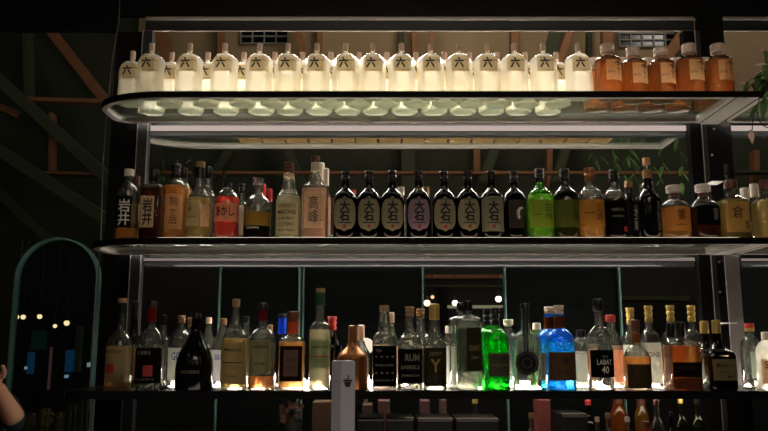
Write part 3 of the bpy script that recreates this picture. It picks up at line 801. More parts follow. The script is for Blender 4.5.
B(3, 235.5, 0.05, [(306, 3.8), (318, 4.4), (327, 6.4), (332, 9.5), (338, 12.4), (344, 13.2)], 'dome-shouldered clear bottle with cork, flared neck and long olive label', glass='clear', liquid='gold', level=339,
  cap=('cork', 299, 307, 3.9), labels=[(342, 384, -12.4, 12.4, (150, 134, 96), [('Mezcal', -8, 8, 348, 351.5, M_INK), ('—', -10, 10, 362, 363, M_INK), ('ARTESANAL', -9, 9, 365, 367, M_INKG), ('OAXACA', -6, 6, 375, 377, M_INK)], False, 0.3)])
B(3, 262.7, 0.05, [(320, 4.0), (327, 4.4), (331, 9), (336, 12.4), (341, 13.2)], 'clear bottle with red neck, olive label and orange liquid at the bottom', shape='round', glass='clear', liquid='orange', level=376,
  cap=('black', 303, 311, 4.6), bands=[(311, 321, 4.6, (110, 34, 28))], labels=[(341, 373, -11.5, 9.5, (128, 122, 84), [('Caribbean', -9, 7, 345, 348, M_INK), ('XO', -4, 3, 352, 358, M_INKG), ('RUM', -5, 4, 362, 365, M_INK)], False, 0.25)])
B(3, 270, 0.14, [(331, 2.4), (338, 4), (346, 7)], 'slim bottle with tiny tan cap behind the red-necked bottle', glass='smoke', cap=('cork', 325, 331.5, 2.6))
B(3, 282, 0.2, [(334, 3), (340, 4.4), (348, 7.5)], 'dark bottle with a bright blue neck label between two front bottles', glass='smoke', cap=('black', 314, 318, 3.8), bands=[(318, 334, 3.9, (40, 90, 200))])
B(3, 292.8, 0.05, [(320.5, 5.4), (334, 5.6), (337, 8), (339.5, 12), (341.5, 12.6)], 'squarish amber bottle with round stopper and dark brown framed label', shape='square', glass='clear', liquid='amber', level=342,
  cap=('brown', 311.5, 321, 6.2), bands=[(322, 334, 5.8, (190, 90, 50))], labels=[(346, 381, -11, 11, (36, 22, 18), [('■', -7, 7, 350, 376, solid('frame_brown', (92, 58, 46), 0.6)), ('RYE', -4, 4, 358, 362, M_INK), ('WHISKEY', -5, 5, 366, 368.5, M_INK)], False, 0.08)])
B(3, 320.2, 0.05, [(305, 4.2), (318, 4.5), (322, 6), (326, 9.4), (330, 10.6)], 'tall slim pale green bottle with green neck foil, left of the carton', glass='clear', liquid='pale', level=330,
  cap=('cork', 288.5, 293, 4.6), bands=[(293, 305, 4.6, 'green')], labels=[(340, 368, -9.8, 9.8, (128, 142, 110), [('VERMOUTH', -7, 7, 346, 348.5, M_INK), ('▬', -9, 9, 356, 357, M_INKR), ('DRY', -4, 4, 360, 363, M_INKG)], False, 0.3)])
B(3, 332, 0.18, [(330, 3.8), (337, 5.6), (346, 9.6)], 'dark bottle with bright red foil cap behind the carton', glass='dark', liquid='cola', level=348, cap=('red', 316.5, 330.5, 4.6, 'ring'))
B(3, 352.5, 0.05, [(343, 4.4), (346, 5.5), (352, 11), (358, 15.8), (366, 15.8)], 'copper-coloured fluted bottle with tall square copper cap beside the carton', shape='round', glass='copper', flute=0.07,
  cap=('copper', 325.5, 344, 4.3), bands=[(344, 346, 5.2, 'copper')], labels=[(345.6, 352, -5, 5, (180, 110, 60), [('●', -2, 2, 347, 351, M_INK)], False, 0.2)])
B(3, 361, 0.17, [(340, 3.0), (346, 5), (353, 9)], 'bottle with pale cork and neck behind the copper bottle', glass='clear', cap=('pink', 325, 340.5, 3.4))
B(3, 384.5, 0.05, [(311, 4.2), (317, 5.2), (324, 5.6), (330, 6.4), (336, 10.6), (343, 12.2)], 'clear bulb-necked bottle with tall black label of fine writing', glass='clear', liquid='spirit', level=344,
  cap=('cork', 305.5, 311.5, 4.6), labels=[(346, 386, -11.4, 11.4, (12, 12, 12), [('TEN', -9, -3, 349, 352, M_INKG), ('▪ ▪ ▪ ▪', -9, 9, 356, 357.4, M_INKG), ('SINGLE CASK', -9, 9, 364, 366, M_INKG), ('▪ ▪ ▪ ▪', -9, 9, 372, 373.4, M_INKG), ('BATCH 9', -9, 9, 379, 381, M_INKG)], False, 0.03)])
B(3, 391, 0.16, [(322, 3.2), (334, 5), (345, 10)], 'bottle with pink cap showing over the shoulder of the bulb-necked bottle', glass='clear', liquid='pink', level=347, cap=('pink', 312.5, 322.5, 3.5))
RUM = [(316, 4.2), (327, 4.6), (333, 6), (339, 10.6), (346, 12.4)]
B(3, 409.8, 0.05, RUM, 'clear bottle with black label reading RUM and cork cap', glass='clear', liquid='spirit', level=345, cap=('cork', 307, 316.5, 4.6, 'ring'),
  labels=[(349, 383, -11.6, 11.6, (18, 18, 17), [('RUM', -5, 9, 354, 361, M_INKG, 0.02), ('BARRELS', -9, 9, 365, 369, M_INKG), ('JAMAICA', -9, 9, 374, 377, M_INKG)], False, 0.05)])
B(3, 420.6, 0.15, RUM, 'second cork-capped clear bottle right behind the RUM-labelled one', glass='clear', liquid='spirit', level=345, cap=('cork', 309, 318, 4.4, 'ring'),
  labels=[(349, 383, -11, 11, (30, 30, 28), [], False, 0.05)])
B(3, 434.6, 0.05, [(319, 4.8), (327, 4.9), (335, 7), (342, 10.4), (348, 11.6)], 'clear bottle with gold cap and olive-black label, right of the RUM bottles', glass='clear', liquid='spirit', level=347, cap=('gold', 304, 319.5, 5.2),
  labels=[(348, 386, -11, 11, (46, 44, 26), [('ДОМ', -6, 6, 352, 356, M_INKG), ('Y', -5, 5, 359, 372, solid('ink_gold', (150, 128, 60), 0.5), 0.01), ('■ ■ ■', -9, 9, 375, 382, M_INK)], False, 0.06)])
B(3, 449, 0.2, [(332, 3.4), (338, 4), (346, 7.4)], 'white-bodied bottle glowing between gold-capped and square clear bottles', glass='clear', liquid='milk', level=347, cap=('white', 326, 333, 3.6))
SQ = [(311, 4.2), (315, 4.4), (317, 8.8), (319.5, 12), (322, 12.6)]
B(3, 461.2, 0.15, SQ, 'square clear bottle with black cap, the rear one of the square pair', shape='square', glass='clear', liquid='spirit', level=324, cap=('black', 303, 311.5, 4.6), labels=[(330, 370, -6, 6, (34, 36, 26), [], False, 0.1)])
B(3, 468, 0.05, SQ, 'square clear bottle with black cap and dark olive label, front one of the pair', shape='square', glass='clear', liquid='spirit', level=324, cap=('black', 301, 311.5, 4.7),
  labels=[(328, 371, -3, 11.6, (44, 44, 28), [('GRANIT', -1, 10, 345, 351, solid('ink_rust', (120, 90, 40), 0.6), 0.01), ('GIN', 1, 8, 356, 359, M_INKG)], False, 0.08)])
GRN = [(325, 4.0), (328, 5), (333, 10), (338, 12.4), (343, 12.8)]
B(3, 496, 0.05, GRN, 'vivid green bottle with black cap and grey-brown label, front one of the green pair', glass='emerald', liquid='spirit', level=342, cap=('black', 308, 325.5, 4.4, 'ring'),
  labels=[(353, 376, -9, 12, (78, 72, 56), [('TANQUERAY', -7, 10, 357, 360, M_INK), ('LONDON DRY', -7, 10, 364, 366, M_INKG)], False, 0.12)])
B(3, 487.5, 0.15, GRN, 'vivid green bottle standing behind and left of the front green one', glass='emerald', liquid='spirit', level=342, cap=('black', 309.5, 326, 4.2, 'ring'), labels=[(353, 376, -8, 10, (70, 64, 50), [], False, 0.12)])
B(3, 508.5, 0.20, [(326, 3.4), (332, 4.6), (338, 9), (344, 10)], 'clear bottle with glass stopper between green bottle and the medallion bottle', glass='clear', liquid='spirit', level=345, cap=('white', 319.5, 326.5, 5.0, 'disc'))
mb = B(3, 525.5, 0.05, [(309, 4.2), (328, 4.8), (333, 7.5), (337, 12.6), (341, 14)], 'clear broad bottle with black strap and round black medallion', shape='flat', glass='clear', liquid='spirit', level=340, cap=('black', 303.5, 309.5, 4.8))
kk = KX(350, DF + 0.05)
def mloc(px, py, Y): return P(px, py, Y) - mb.location
bm = bmesh.new(); bmesh.ops.create_cone(bm, cap_ends=True, segments=40, radius1=11.5 * kk, radius2=11.0 * kk, depth=0.006)
for v in bm.verts: v.co = Vector((v.co.x, v.co.z, v.co.y))
med = link('medallion', mesh_of(bm), M_CAPK, mb, mloc(527, 363, DF + 0.05 - 0.036))
bm = bmesh.new()
for rr in (9.4, 4.6):
    bm_tube(bm, [(rr * kk * math.cos(a * PI / 20), -0.0036, rr * kk * math.sin(a * PI / 20)) for a in range(41)], 0.0007, 6, False)
link('emblem', mesh_of(bm), M_INKG, med)
bm = bmesh.new()
for dx in (-1.4, 1.4):
    bm_tube(bm, [mloc(525.5 + dx, 309, DF + 0.03), mloc(525.8 + dx, 330, DF + 0.026), mloc(526 + dx, 338, DF + 0.013), mloc(526.5 + dx, 352, DF + 0.011)], 0.0032, 8)
link('strap', mesh_of(bm, True), M_CAPK, mb)
B(3, 537, 0.225, [(329, 3.4), (336, 5), (343, 8)], 'green-necked bottle with white cap between medallion and blue bottles', glass='green', liquid='spirit', level=345, cap=('white', 323, 329.5, 4.0))
BL = [(314, 4.8), (328, 5.2), (331, 9), (336, 13), (344, 14.6)]
B(3, 559.5, 0.05, BL, 'vivid blue bottle with grey cap and brown label, front one of the blue pair', glass='blue', liquid='spirit', level=343, cap=('pink', 305.5, 314, 5.0, 'ring'), bands=[(316, 328, 5.4, (110, 62, 34))],
  labels=[(352, 380, -13.2, 13.2, (92, 66, 42), [('✶', -3, 6, 355, 366, M_INK), ('Le Gin', -9, 9, 370, 374, M_INK)], False, 0.15)])
B(3, 549.5, 0.16, BL, 'vivid blue bottle standing behind and left of the front blue one', glass='blue', liquid='spirit', level=343, cap=('pink', 307, 315, 4.8, 'ring'), bands=[(317, 329, 5.2, (110, 62, 34))],
  labels=[(353, 380, -12.5, 12.5, (140, 112, 80), [], False, 0.15)])
B(3, 581, 0.17, [(337, 4.2), (341, 7.5), (346, 9)], 'clear stoppered jar with glowing white label right of the blue bottles', glass='clear', liquid='milk', level=352, cap=('black', 330, 337.5, 4.6), labels=[(354, 382, -8.2, 8.2, (240, 238, 232), [], False, 0.7)])
B(3, 598.8, 0.05, [(310.5, 4.4), (325, 4.8), (329, 8), (334, 11.6), (339, 12.6)], 'clear bottle with black cap and square black label bearing the number 40', glass='clear', liquid='spirit', level=337, cap=('black', 299, 311, 4.9),
  labels=[(350, 377, -11.4, 11.8, (14, 13, 14), [('THE', -2, 4, 355.5, 358, M_INKG), ('LABAT', -6.5, 8, 359.5, 364.5, M_INKW, 0.005), ('40', -2.5, 4.5, 366, 373, M_INKW)], False, 0.04)])
B(3, 611, 0.16, [(321, 4.2), (330, 5), (338, 9), (346, 10.4)], 'bottle with red cap and peach label behind the number 40 bottle', glass='clear', liquid='pink', level=346, cap=('red', 315, 321.5, 4.9), labels=[(350, 382, -10, 10, (240, 200, 176), [], False, 0.6)])
KT = [(321, 3.8), (328, 4.2), (332, 7), (337, 9.4), (343, 10.2)]
def ketel(label, x, dp, y0):
    d = y0 - 305
    return B(3, x, dp, [(a + d * 0.6, b) for a, b in KT], label, 'vodka_bottle', glass='clear', liquid='spirit', level=340 + d, cap=('gold', 305 + d, 321.5 + d, 4.1, 'ring'),
      labels=[(342 + d, 383, -9.6, 9.6, (240, 238, 232), [('ONE', -6, 6, 352, 357, M_INKG)], False, 0.7), (333 + d, 341 + d, -6, 6, (70, 70, 66), [], False, 0.2)])
ketel('clear bottle with gold neck and glowing white label, left of the small amber corked bottle', 631, 0.215, 308)
kt = ketel('clear bottle with gold neck and glowing white label, right behind the small amber bottle', 649.5, 0.135, 306)
ketel('gold-necked clear bottle behind the black-capped brandy bottles', 671.5, 0.22, 305.5)
ketel('gold-necked clear bottle with white label between brandy and dark olive bottles', 692.5, 0.215, 305.5)
B(3, 636, 0.05, [(331, 3.8), (343, 4.3), (347, 7), (352, 11), (358, 13.4)], 'small amber bottle with dark cork and plain dark label', glass='clear', liquid='orange', level=357, cap=('brown', 320, 331.5, 4.3), bands=[(333, 343, 4.4, (150, 90, 50))],
  labels=[(364, 388, -12, 13, (64, 54, 34), [('BLANTON', -8, 8, 372, 374.5, M_INK)], False, 0.15)])
B(3, 671.5, 0.13, [(337, 4.0), (340, 6), (343, 9.5), (345, 10)], 'orange-brown bottle with black neck, rear one of the brandy pair', shape='square', glass='clear', liquid='orange', level=347, cap=('black', 323, 337.5, 4.3))
B(3, 681, 0.05, [(337, 4.4), (340, 7), (342.5, 13.5), (345, 14.8)], 'squat orange-brown bottle with black neck and dark label, front of the brandy pair', shape='square', glass='clear', liquid='orange', level=346, cap=('black', 322, 337.5, 4.8),
  labels=[(362, 377, -14, 14, (30, 20, 16), [('WOODFORD', -10, 10, 366, 369, M_INK)], False, 0.1), (377.5, 389, -14, 14, (92, 52, 32), [], False, 0.2)])
MM = [(333, 4.0), (342, 4.4), (348, 7.5), (353, 12.6), (357, 13.6)]
B(3, 705.5, 0.135, MM, 'dark bottle with dull gold cap, rear one of the two below the black panel', shape='square', glass='olive', liquid='cola', level=356, cap=('gold', 321, 333.5, 4.2), labels=[(360, 380, -10, 10, (110, 100, 66), [], False, 0.15)])
B(3, 717.5, 0.05, MM, 'dark square-shouldered bottle with olive-tan label and dull gold cap, front one', shape='square', glass='dark', liquid='cola', level=356, cap=('gold', 320, 333.5, 4.2),
  labels=[(359, 380, -11.5, 12.5, (120, 108, 74), [("Maker's", -8, 8, 363, 367, M_INK), ('WHISKY', -6, 6, 371, 373, M_INK), ('Mark', 2, 9, 374.5, 377.5, M_INK)], False, 0.12)])
B(3, 750, 0.17, [(331, 4.0), (336, 5), (342, 9), (348, 10)], 'clear greenish bottle with red and gold cap right of the grey plate', glass='clear', liquid='spirit', level=347, cap=('red', 323.5, 328, 4.6), bands=[(328, 331.5, 4.5, 'gold')],
  labels=[(352, 378, -5, 9, (205, 222, 208), [], False, 0.6)])
B(3, 767, 0.08, [(340, 4.0), (344, 8), (349, 10.5), (354, 11.5)], 'white round-shouldered bottle with peach label at the right edge', glass='frost', liquid='milk', level=352, cap=('white', 332, 340.5, 4.5), labels=[(359, 384, -10, 10, (226, 186, 150), [('Saint\nSal', -8, 6, 361, 378, M_INK)], False, 0.3)])

# tall printed carton in front of the shelf
cy = 2.24; k = KX(395, cy); ztop = P(343, 361, cy).z; x0, x1, xm = (331 - 384) * k, (355 - 384) * k, (341 - 384) * k
t = thing('gift_carton', 'tall narrow pale grey carton with a black basket emblem in front of the bottom shelf', 'carton', (xm, cy, 1.15))
bm = bmesh.new(); pts = [(x0 - xm, 0.024), (0.0, 0.0), (x1 - xm, 0.006), (x1 - xm - 0.012, 0.062), (x0 - xm, 0.066)]
vs0 = [bm.verts.new((*p, 0.001)) for p in pts]; vs1 = [bm.verts.new((*p, ztop - 1.15)) for p in pts]
bm.faces.new(vs0[::-1]); bm.faces.new(vs1)
for i in range(5): bm.faces.new([vs0[i], vs0[(i+1) % 5], vs1[(i+1) % 5], vs1[i]])
bmesh.ops.bevel(bm, geom=list(bm.edges), offset=0.0012, segments=2, affect='EDGES')
link('carton_body', mesh_of(bm), solid('carton_paper', (176, 176, 182), 0.45, 0, 0.04, 30), t)
def cz_(py): return P(343, py, cy).z - 1.15
bm = bmesh.new()                                     # basket emblem
def quad(pts):
    bm.faces.new([bm.verts.new(((px - 341) * k, 0.0006 + 0.006 * (px - 341) / 14 - 0.002, cz_(py))) for px, py in pts])
quad([(343, 380), (352, 380), (352, 381.6), (343, 381.6)]); quad([(344, 382), (351.2, 382), (349.8, 387), (345.4, 387)])
quad([(345, 378.5), (346, 378), (348, 380), (347, 380.2)]); quad([(347.6, 375.6), (349, 375), (348.6, 379.6), (347.8, 379.8)])
link('emblem', mesh_of(bm), M_INK, t)
link('lettering', text_mesh('HAKU', (333 - 341) * k, (339.5 - 341) * k, cz_(382.2), cz_(380), lambda x, z: -x * 0.024 / (xm - x0) - 0.0016), M_INKG, t)

# ================================================================== ROOM BEHIND
M_WALLD = solid('wall_dark_green', (40, 43, 27), 0.9, 0, 0.35, 2.5)
M_WALLT_LIT = solid('wall_tan_lit', (128, 108, 80), 0.9, 0, 0.2, 3)
M_TIMB = solid('timber_brown', (118, 76, 44), 0.75, 0, 0.35, 12)
M_TIMG = solid('timber_green', (50, 54, 32), 0.85, 0, 0.35, 8)
M_FLOOR = solid('floor_dark', (40, 36, 32), 0.6, 0, 0.3, 4)
structure(box_obj('floor', (-4.5, 4.5, -1.5, 7.2, -0.1, 0.0), M_FLOOR, bev=0))
WY = 6.6
def wx(px, py=40, Y=WY): return P(px, py, Y).x
def wz(py, Y=WY): return P(384, py, Y).z
structure(box_obj('wall_back', (-4.5, 4.5, WY, WY + 0.12, 0.0, 5.6), M_WALLD, bev=0))
structure(box_obj('wall_left', (-4.6, -4.5, -1.5, 7.2, 0.0, 5.6), M_WALLD, bev=0))
structure(box_obj('wall_right', (4.5, 4.6, -1.5, 7.2, 0.0, 5.6), M_WALLD, bev=0))
structure(box_obj('ceiling', (-4.5, 4.5, 2.96, 7.2, 5.6, 5.7), M_WALLD, bev=0))
# upper wall panels, coloured lighter to stand in for pools of light
for i, (a, c, y0, y1) in enumerate(((140, 694, 10, 122), (700, 800, 10, 122))):
    structure(box_obj('trim_%d' % (8 + i), (wx(a), wx(c), WY - 0.06, WY - 0.005, wz(y1), wz(y0)), M_WALLT_LIT, bev=0.003))
def beam(a, b, Y, w, mat, label, name='timber_beam', d=0.1):
    pa, pb = P(*a, Y), P(*b, Y); o = (pa + pb) / 2
    bm = bmesh.new(); bm_beam(bm, pa - o, pb - o, w * Y / F, d)
    bmesh.ops.bevel(bm, geom=list(bm.edges), offset=0.004, segments=1, affect='EDGES')
    return tag(link(name, mesh_of(bm), mat, None, o), label, 'beam')
UP = 'of the roof seen above the top shelf'
beam((150, -2), (182, 100), 6.3, 13, M_TIMB, 'slanting brown timber %s, at the left behind the gin bottles' % UP)
beam((219.5, 0), (219.5, 112), 6.42, 6, M_TIMB, 'upright brown timber post %s, second from the left' % UP)
beam((290, 0), (314, 100), 6.3, 9, M_TIMB, 'slanting brown timber %s, right of the small dark window' % UP)
beam((319, 0), (319, 112), 6.42, 5, M_TIMB, 'thin upright timber %s, next to the slanting one' % UP)
beam((402, 0), (400, 112), 6.42, 6, M_TIMG, 'thin dark upright timber %s, near the centre' % UP)
beam((413, 0), (418, 112), 6.3, 7, M_TIMB, 'red-brown upright timber %s, near the centre' % UP)
beam((438, 0), (422, 100), 6.15, 7, M_TIMB, 'orange-brown slanting timber %s, right of the red-brown one' % UP)
beam((515, 0), (515, 112), 6.42, 8, M_TIMB, 'upright brown timber %s, right of centre' % UP)
beam((566, 0), (536, 100), 6.3, 13, M_TIMG, 'wide dark slanting timber %s, behind the last gin bottles' % UP)
beam((578, 8), (548, 100), 6.1, 8, M_TIMB, 'light brown slanting timber %s, beside the wide dark one' % UP)
beam((590, 0), (590, 112), 6.42, 4, M_TIMG, 'thin green upright %s, left of the gridded window' % UP)
beam((608, 0), (609, 112), 6.3, 11, M_TIMB, 'broad upright timber %s, touching the gridded window' % UP)
beam((692, 22), (655, 75), 6.1, 11, M_TIMB, 'slanting brown timber %s, right of the gridded window' % UP)
beam((684, 0), (684, 112), 6.35, 12, M_TIMG, 'dark green upright %s, left of the black panel' % UP)

def grid_window(n, x0, x1, y0, y1, nx, ny):
    Y = WY - 0.07
    cx, cz = wx((x0 + x1) / 2, 40, Y), (wz(y0, Y) + wz(y1, Y)) / 2
    t = bpy.data.objects.new('window_%d' % n, None); COL.objects.link(t); t.location = (cx, Y, cz); t['kind'] = 'structure'
    hx = (wx(x1, 40, Y) - wx(x0, 40, Y)) / 2; hz = (wz(y0, Y) - wz(y1, Y)) / 2
    box_obj('pane', (-hx, hx, -0.005, 0.005, -hz, hz), solid('night_pane', (10, 12, 16), 0.2), t, 0)
    bm = bmesh.new(); w = 0.006
    for i in range(nx + 1):
        x = -hx + 2 * hx * i / nx; bm_box(bm, x - w, x + w, -0.02, -0.006, -hz - w, hz + w)
    for i in range(ny + 1):
        z = -hz + 2 * hz * i / ny; bm_box(bm, -hx - w, hx + w, -0.022, -0.008, z - w, z + w)
    link('window_frame', mesh_of(bm), solid('frame_pale', (112, 112, 104), 0.6), t)
grid_window(1, 619, 676, 34, 47, 5, 2)
grid_window(2, 241, 288, 30, 44, 4, 2)

MD = 'in the dark roof seen between the top and middle shelves'
beam((145, 172.5), (700, 172.5), 6.2, 3.2, M_TIMB, 'long level brown timber %s' % MD, d=0.06)
beam((160, 250), (250, 120), 6.35, 9, M_TIMG, 'slanting dark timber %s, at the left' % MD)
beam((275, 120), (330, 250), 6.35, 9, M_TIMG, 'slanting dark timber %s, left of centre' % MD)
beam((408, 120), (408, 240), 6.4, 14, M_TIMG, 'broad upright green timber %s, at the centre' % MD)
beam((477, 120), (477, 175), 6.4, 7, M_TIMB, 'short upright brown timber %s, right of centre' % MD)
beam((505, 120), (470, 220), 6.3, 10, M_TIMG, 'slanting dark timber %s, behind the dark bottles' % MD)
beam((550, 120), (550, 200), 6.4, 6, M_TIMB, 'short upright brown timber %s, above the green bottle' % MD)
beam((575, 120), (545, 220), 6.3, 9, M_TIMG, 'slanting dark timber %s, above the olive bottle' % MD)
beam((757, 150), (758, 192), 6.3, 6, M_TIMB, 'short upright brown timber seen right of the black panel')
beam((725, 172), (800, 171), 6.2, 2.5, M_TIMG, 'level timber seen right of the black panel')
LF = 'in the dark roof left of the shelves'
beam((-10, 72), (125, 195), 5.9, 12, M_TIMG, 'upper long green diagonal timber %s' % LF)
beam((-10, 145), (125, 232), 5.9, 12, M_TIMG, 'middle long green diagonal timber %s' % LF)
beam((-10, 185), (60, 250), 6.0, 9, M_TIMG, 'lower green diagonal timber %s' % LF)
beam((18, 98), (112, 101), 6.05, 4.5, M_TIMB, 'level brown timber with a pale top edge %s' % LF)
beam((44, 172), (98, 174), 6.1, 2.8, M_TIMB, 'lower level brown timber %s' % LF)
beam((50, 112), (50, 172), 6.3, 4, M_TIMB, 'short upright brown timber %s' % LF)
beam((38, 15), (108, 105), 6.3, 10, M_TIMB, 'slanting brown rafter %s' % LF)
beam((25, 20), (27, 100), 6.2, 7, M_TIMG, 'dark upright post %s' % LF)
beam((-5, 105), (14, 112), 6.3, 8, M_TIMB, 'stub of brown timber at the left edge of the picture')

# ------------------------------------------------------------------ arched panels
M_TEAL = solid('teal_edge', (70, 104, 98), 0.5, 0, 0.1, 20)
M_PANEL = solid('arch_panel_black', (7, 9, 9), 0.9, 0, 0.3, 6, spec=0.04)
def arch(label, x0, x1, ytop, Y, z0, pane, tube=0.008, depth=0.05, rzf=None):
    ym = 330
    xa, xb = P(x0, ym, Y).x, P(x1, ym, Y).x
    cx, r = (xa + xb) / 2, (xb - xa) / 2; zt = P(384, ytop, Y).z
    rz = r
    t = thing('arched_panel', label, 'arch', (cx, Y, z0)); h = zt - rz - z0
    rz = r if rzf is None else rzf; h = zt - rz - z0
    out = [(-r, 0)] + [(-r, h)] + [(-r * math.cos(PI * i / 24), h + rz * math.sin(PI * i / 24)) for i in range(1, 24)] + [(r, h), (r, 0)]
    bm = bmesh.new()
    if pane is not None:
        a = [bm.verts.new((x * 0.985, 0.0, z)) for x, z in out]; b = [bm.verts.new((x * 0.985, 0.012, z)) for x, z in out]
        n = len(a); bm.faces.new(a); bm.faces.new(b[::-1])
        for i in range(n): bm.faces.new([a[i], b[i], b[(i + 1) % n], a[(i + 1) % n]])
        link('panel', mesh_of(bm), pane, t)
    else: bm.free()
    bm = bmesh.new(); n = len(out)
    rings = []
    for x, z in out:
        dx, dz = (x, max(0, z - h)); L = math.hypot(dx, dz) or 1; ux, uz = dx / L, dz / L
        rings.append([bm.verts.new((x + ux * q * tube, yy, z + uz * q * tube)) for q, yy in ((-1, -depth), (1, -depth), (1, 0.02), (-1, 0.02))])
    for i in range(n - 1):
        for q in range(4): bm.faces.new([rings[i][q], rings[i][(q + 1) % 4], rings[i + 1][(q + 1) % 4], rings[i + 1][q]])
    bm.faces.new(rings[0]); bm.faces.new(rings[-1][::-1])
    link('arch_frame', mesh_of(bm), M_TEAL, t)
    return t
arch('tall arch with a thin teal frame left of the shelves, small lamps glinting in it', 14, 96, 239, 3.6, 0.9, glassy('arch_glass', (200, 210, 208), 0.02, (100, 110, 110), 0.03, 0.8, 0.6), 0.004, 0.03)
arch('black arched panel with teal edge behind the left part of the bottom shelf', 219, 299, 245, 3.3, 0.9, M_PANEL, 0.003, 0.02, rzf=0.12)
arch('black arched panel with teal edges behind the middle of the bottom shelf', 303, 423, 232, 3.4, 0.9, M_PANEL, 0.003, 0.02, rzf=0.12)
arch('black arched panel behind the blue and medallion bottles', 506, 621, 232, 3.34, 0.9, M_PANEL, 0.003, 0.02, rzf=0.12)
arch('black arched panel at the right edge behind the bottom shelf', 738, 830, 236, 3.34, 0.9, M_PANEL, 0.003, 0.02, rzf=0.12)
# low dark partition that closes the view between the arches' tops and the floor
structure(box_obj('wall_low', (-4.4, 4.4, 5.6, 5.7, 0.0, P(384, 252, 5.6).z), solid('partition_dark', (20, 20, 18), 0.8, 0, 0.4, 3), bev=0))

M_BULB = emit('bulb_warm', (255, 214, 160), 3.0)
M_BULBW = emit('bulb_white', (255, 236, 210), 2.2)
M_BULBD = emit('bulb_dim', (255, 200, 140), 1.2)
def pendant(px, py, Y, rpx, mat, label, group=None):
    p = P(px, py, Y); r = rpx * Y / F
    t = thing('pendant_lamp', label, 'lamp', p, group)
    bm = bmesh.new(); bmesh.ops.create_uvsphere(bm, u_segments=16, v_segments=10, radius=r); link('bulb', mesh_of(bm, True), mat, t)
    link('socket', lathe([(r * .8, r * .5), (r * 2.0, r * .45), (r * 2.2, r * .2)], 12), M_DARKM, t)
    bm = bmesh.new(); bm_tube(bm, [(0, 0, r * 2.2), (0, 0, 0.5)], 0.003, 6); link('cord', mesh_of(bm), M_DARKM, t)
for (x, y, r, nm) in ((16.6, 317, 2.4, 'leftmost'), (23.2, 317, 2.4, 'second from the left'), (39.7, 316.5, 2.4, 'third from the left'), (55, 326, 2, 'lowest'), (66.7, 323, 2.7, 'rightmost and largest')):
    pendant(x, y, 5.0, r, M_BULB, 'small warm lamp glinting in the left arch, %s' % nm)
for (x, y, r, m, nm) in ((427, 303, 3.2, M_BULB, 'brightest warm lamp at the left of the gap between the arches'), (432.5, 297, 1.8, M_BULBD, 'small amber lamp above the brightest one'), (455, 303, 3.0, M_BULBW, 'cone-like pale lamp in the middle of the gap between the arches'),
                    (498.5, 299, 3.2, M_BULBW, 'oval pale lamp at the right of the gap between the arches')):
    pendant(x, y, 5.0, r, m, nm)
p = P(366, 346, 3.0)
t = thing('globe_lamp', 'soft white globe lamp glowing behind the copper-coloured bottle', 'lamp', (p.x, 3.0, 1.15))
bm = bmesh.new(); bmesh.ops.create_uvsphere(bm, u_segments=20, v_segments=14, radius=0.031); link('globe', mesh_of(bm, True), emit('globe_glow', (255, 240, 215), 0.9), t, (0, 0, p.z - 1.15))
link('lamp_base', lathe([(0, .04), (.01, .04), (.014, .008), (p.z - 1.15 - .03, .008)]), M_DARKM, t)
# lit ledge and beams in the gap
def bx(px0, px1, py0, py1, Y, d, mat, name, label, cat, group=None):
    a, b = P(px0, py1, Y), P(px1, py0, Y)
    w, h = b.x - a.x, b.z - a.z
    o = box_obj(name, (-w / 2, w / 2, 0, d, -h / 2, h / 2), mat, None, min(w, h, d) * 0.12, ((a.x + b.x) / 2, Y, (a.z + b.z) / 2))
    return tag(o, label, cat, group)
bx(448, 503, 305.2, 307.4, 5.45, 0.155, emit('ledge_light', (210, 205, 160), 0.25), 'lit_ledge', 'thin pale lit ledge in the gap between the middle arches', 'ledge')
bx(424, 503, 274.5, 278.5, 5.52, 0.085, M_TIMB, 'timber_beam', 'level tan timber at the top of the gap between the middle arches', 'beam')
bx(424, 503, 285, 287, 5.52, 0.085, M_TIMG, 'timber_beam', 'dim second timber in the gap between the middle arches', 'beam')
bx(440, 448, 287, 330, 5.52, 0.085, M_BLACK, 'upright_post', 'black upright in the gap between the middle arches', 'post')
bx(625, 690, 296, 300, 5.52, 0.085, M_TIMG, 'timber_beam', 'dim level timber in the gap left of the dark right post', 'beam')
# coloured city-like lights seen through the left arch
M_BLUE = emit('screen_blue', (60, 150, 220), 0.12); M_BLUEB = emit('screen_blue_bright', (60, 110, 255), 0.5); M_TEALG = emit('screen_teal', (50, 130, 110), 0.05); M_PINKG = emit('neon_pink', (220, 150, 150), 0.12)
for (a, b, c, d, m, nm) in ((26, 33, 352, 374, M_BLUE, 'dim blue lit screen low in the left arch, left side'), (64, 73, 350, 372, M_BLUE, 'dim blue lit screen low in the left arch, right side'), (30, 45, 330, 350, M_TEALG, 'faint teal lit pane under the lamps in the left arch'),
                            (47.5, 50, 347, 390, M_PINKG, 'thin upright pinkish tube light in the left arch'), (24, 28, 366.5, 369.5, emit('spark', (200, 225, 255), 0.6), 'tiny white-blue light low in the left arch'), (85, 88.5, 390, 394, M_BLUEB, 'small bright blue light at the foot of the left arch'),
                            (86.5, 91, 362.5, 367, emit('spark2', (200, 225, 215), 0.6), 'tiny pale light beside the right side of the left arch'), (64, 66.5, 375, 378, emit('spark', (200, 225, 255), 0.6), 'tiny pale light below the right blue screen'), (73, 82, 326, 372, solid('dim_column', (90, 95, 95), 0.7), 'dim grey column inside the left arch')):
    bx(a, b, c, d, 5.56, 0.045, m, 'wall_screen' if 'column' not in nm else 'column', nm, 'light' if 'column' not in nm else 'column')

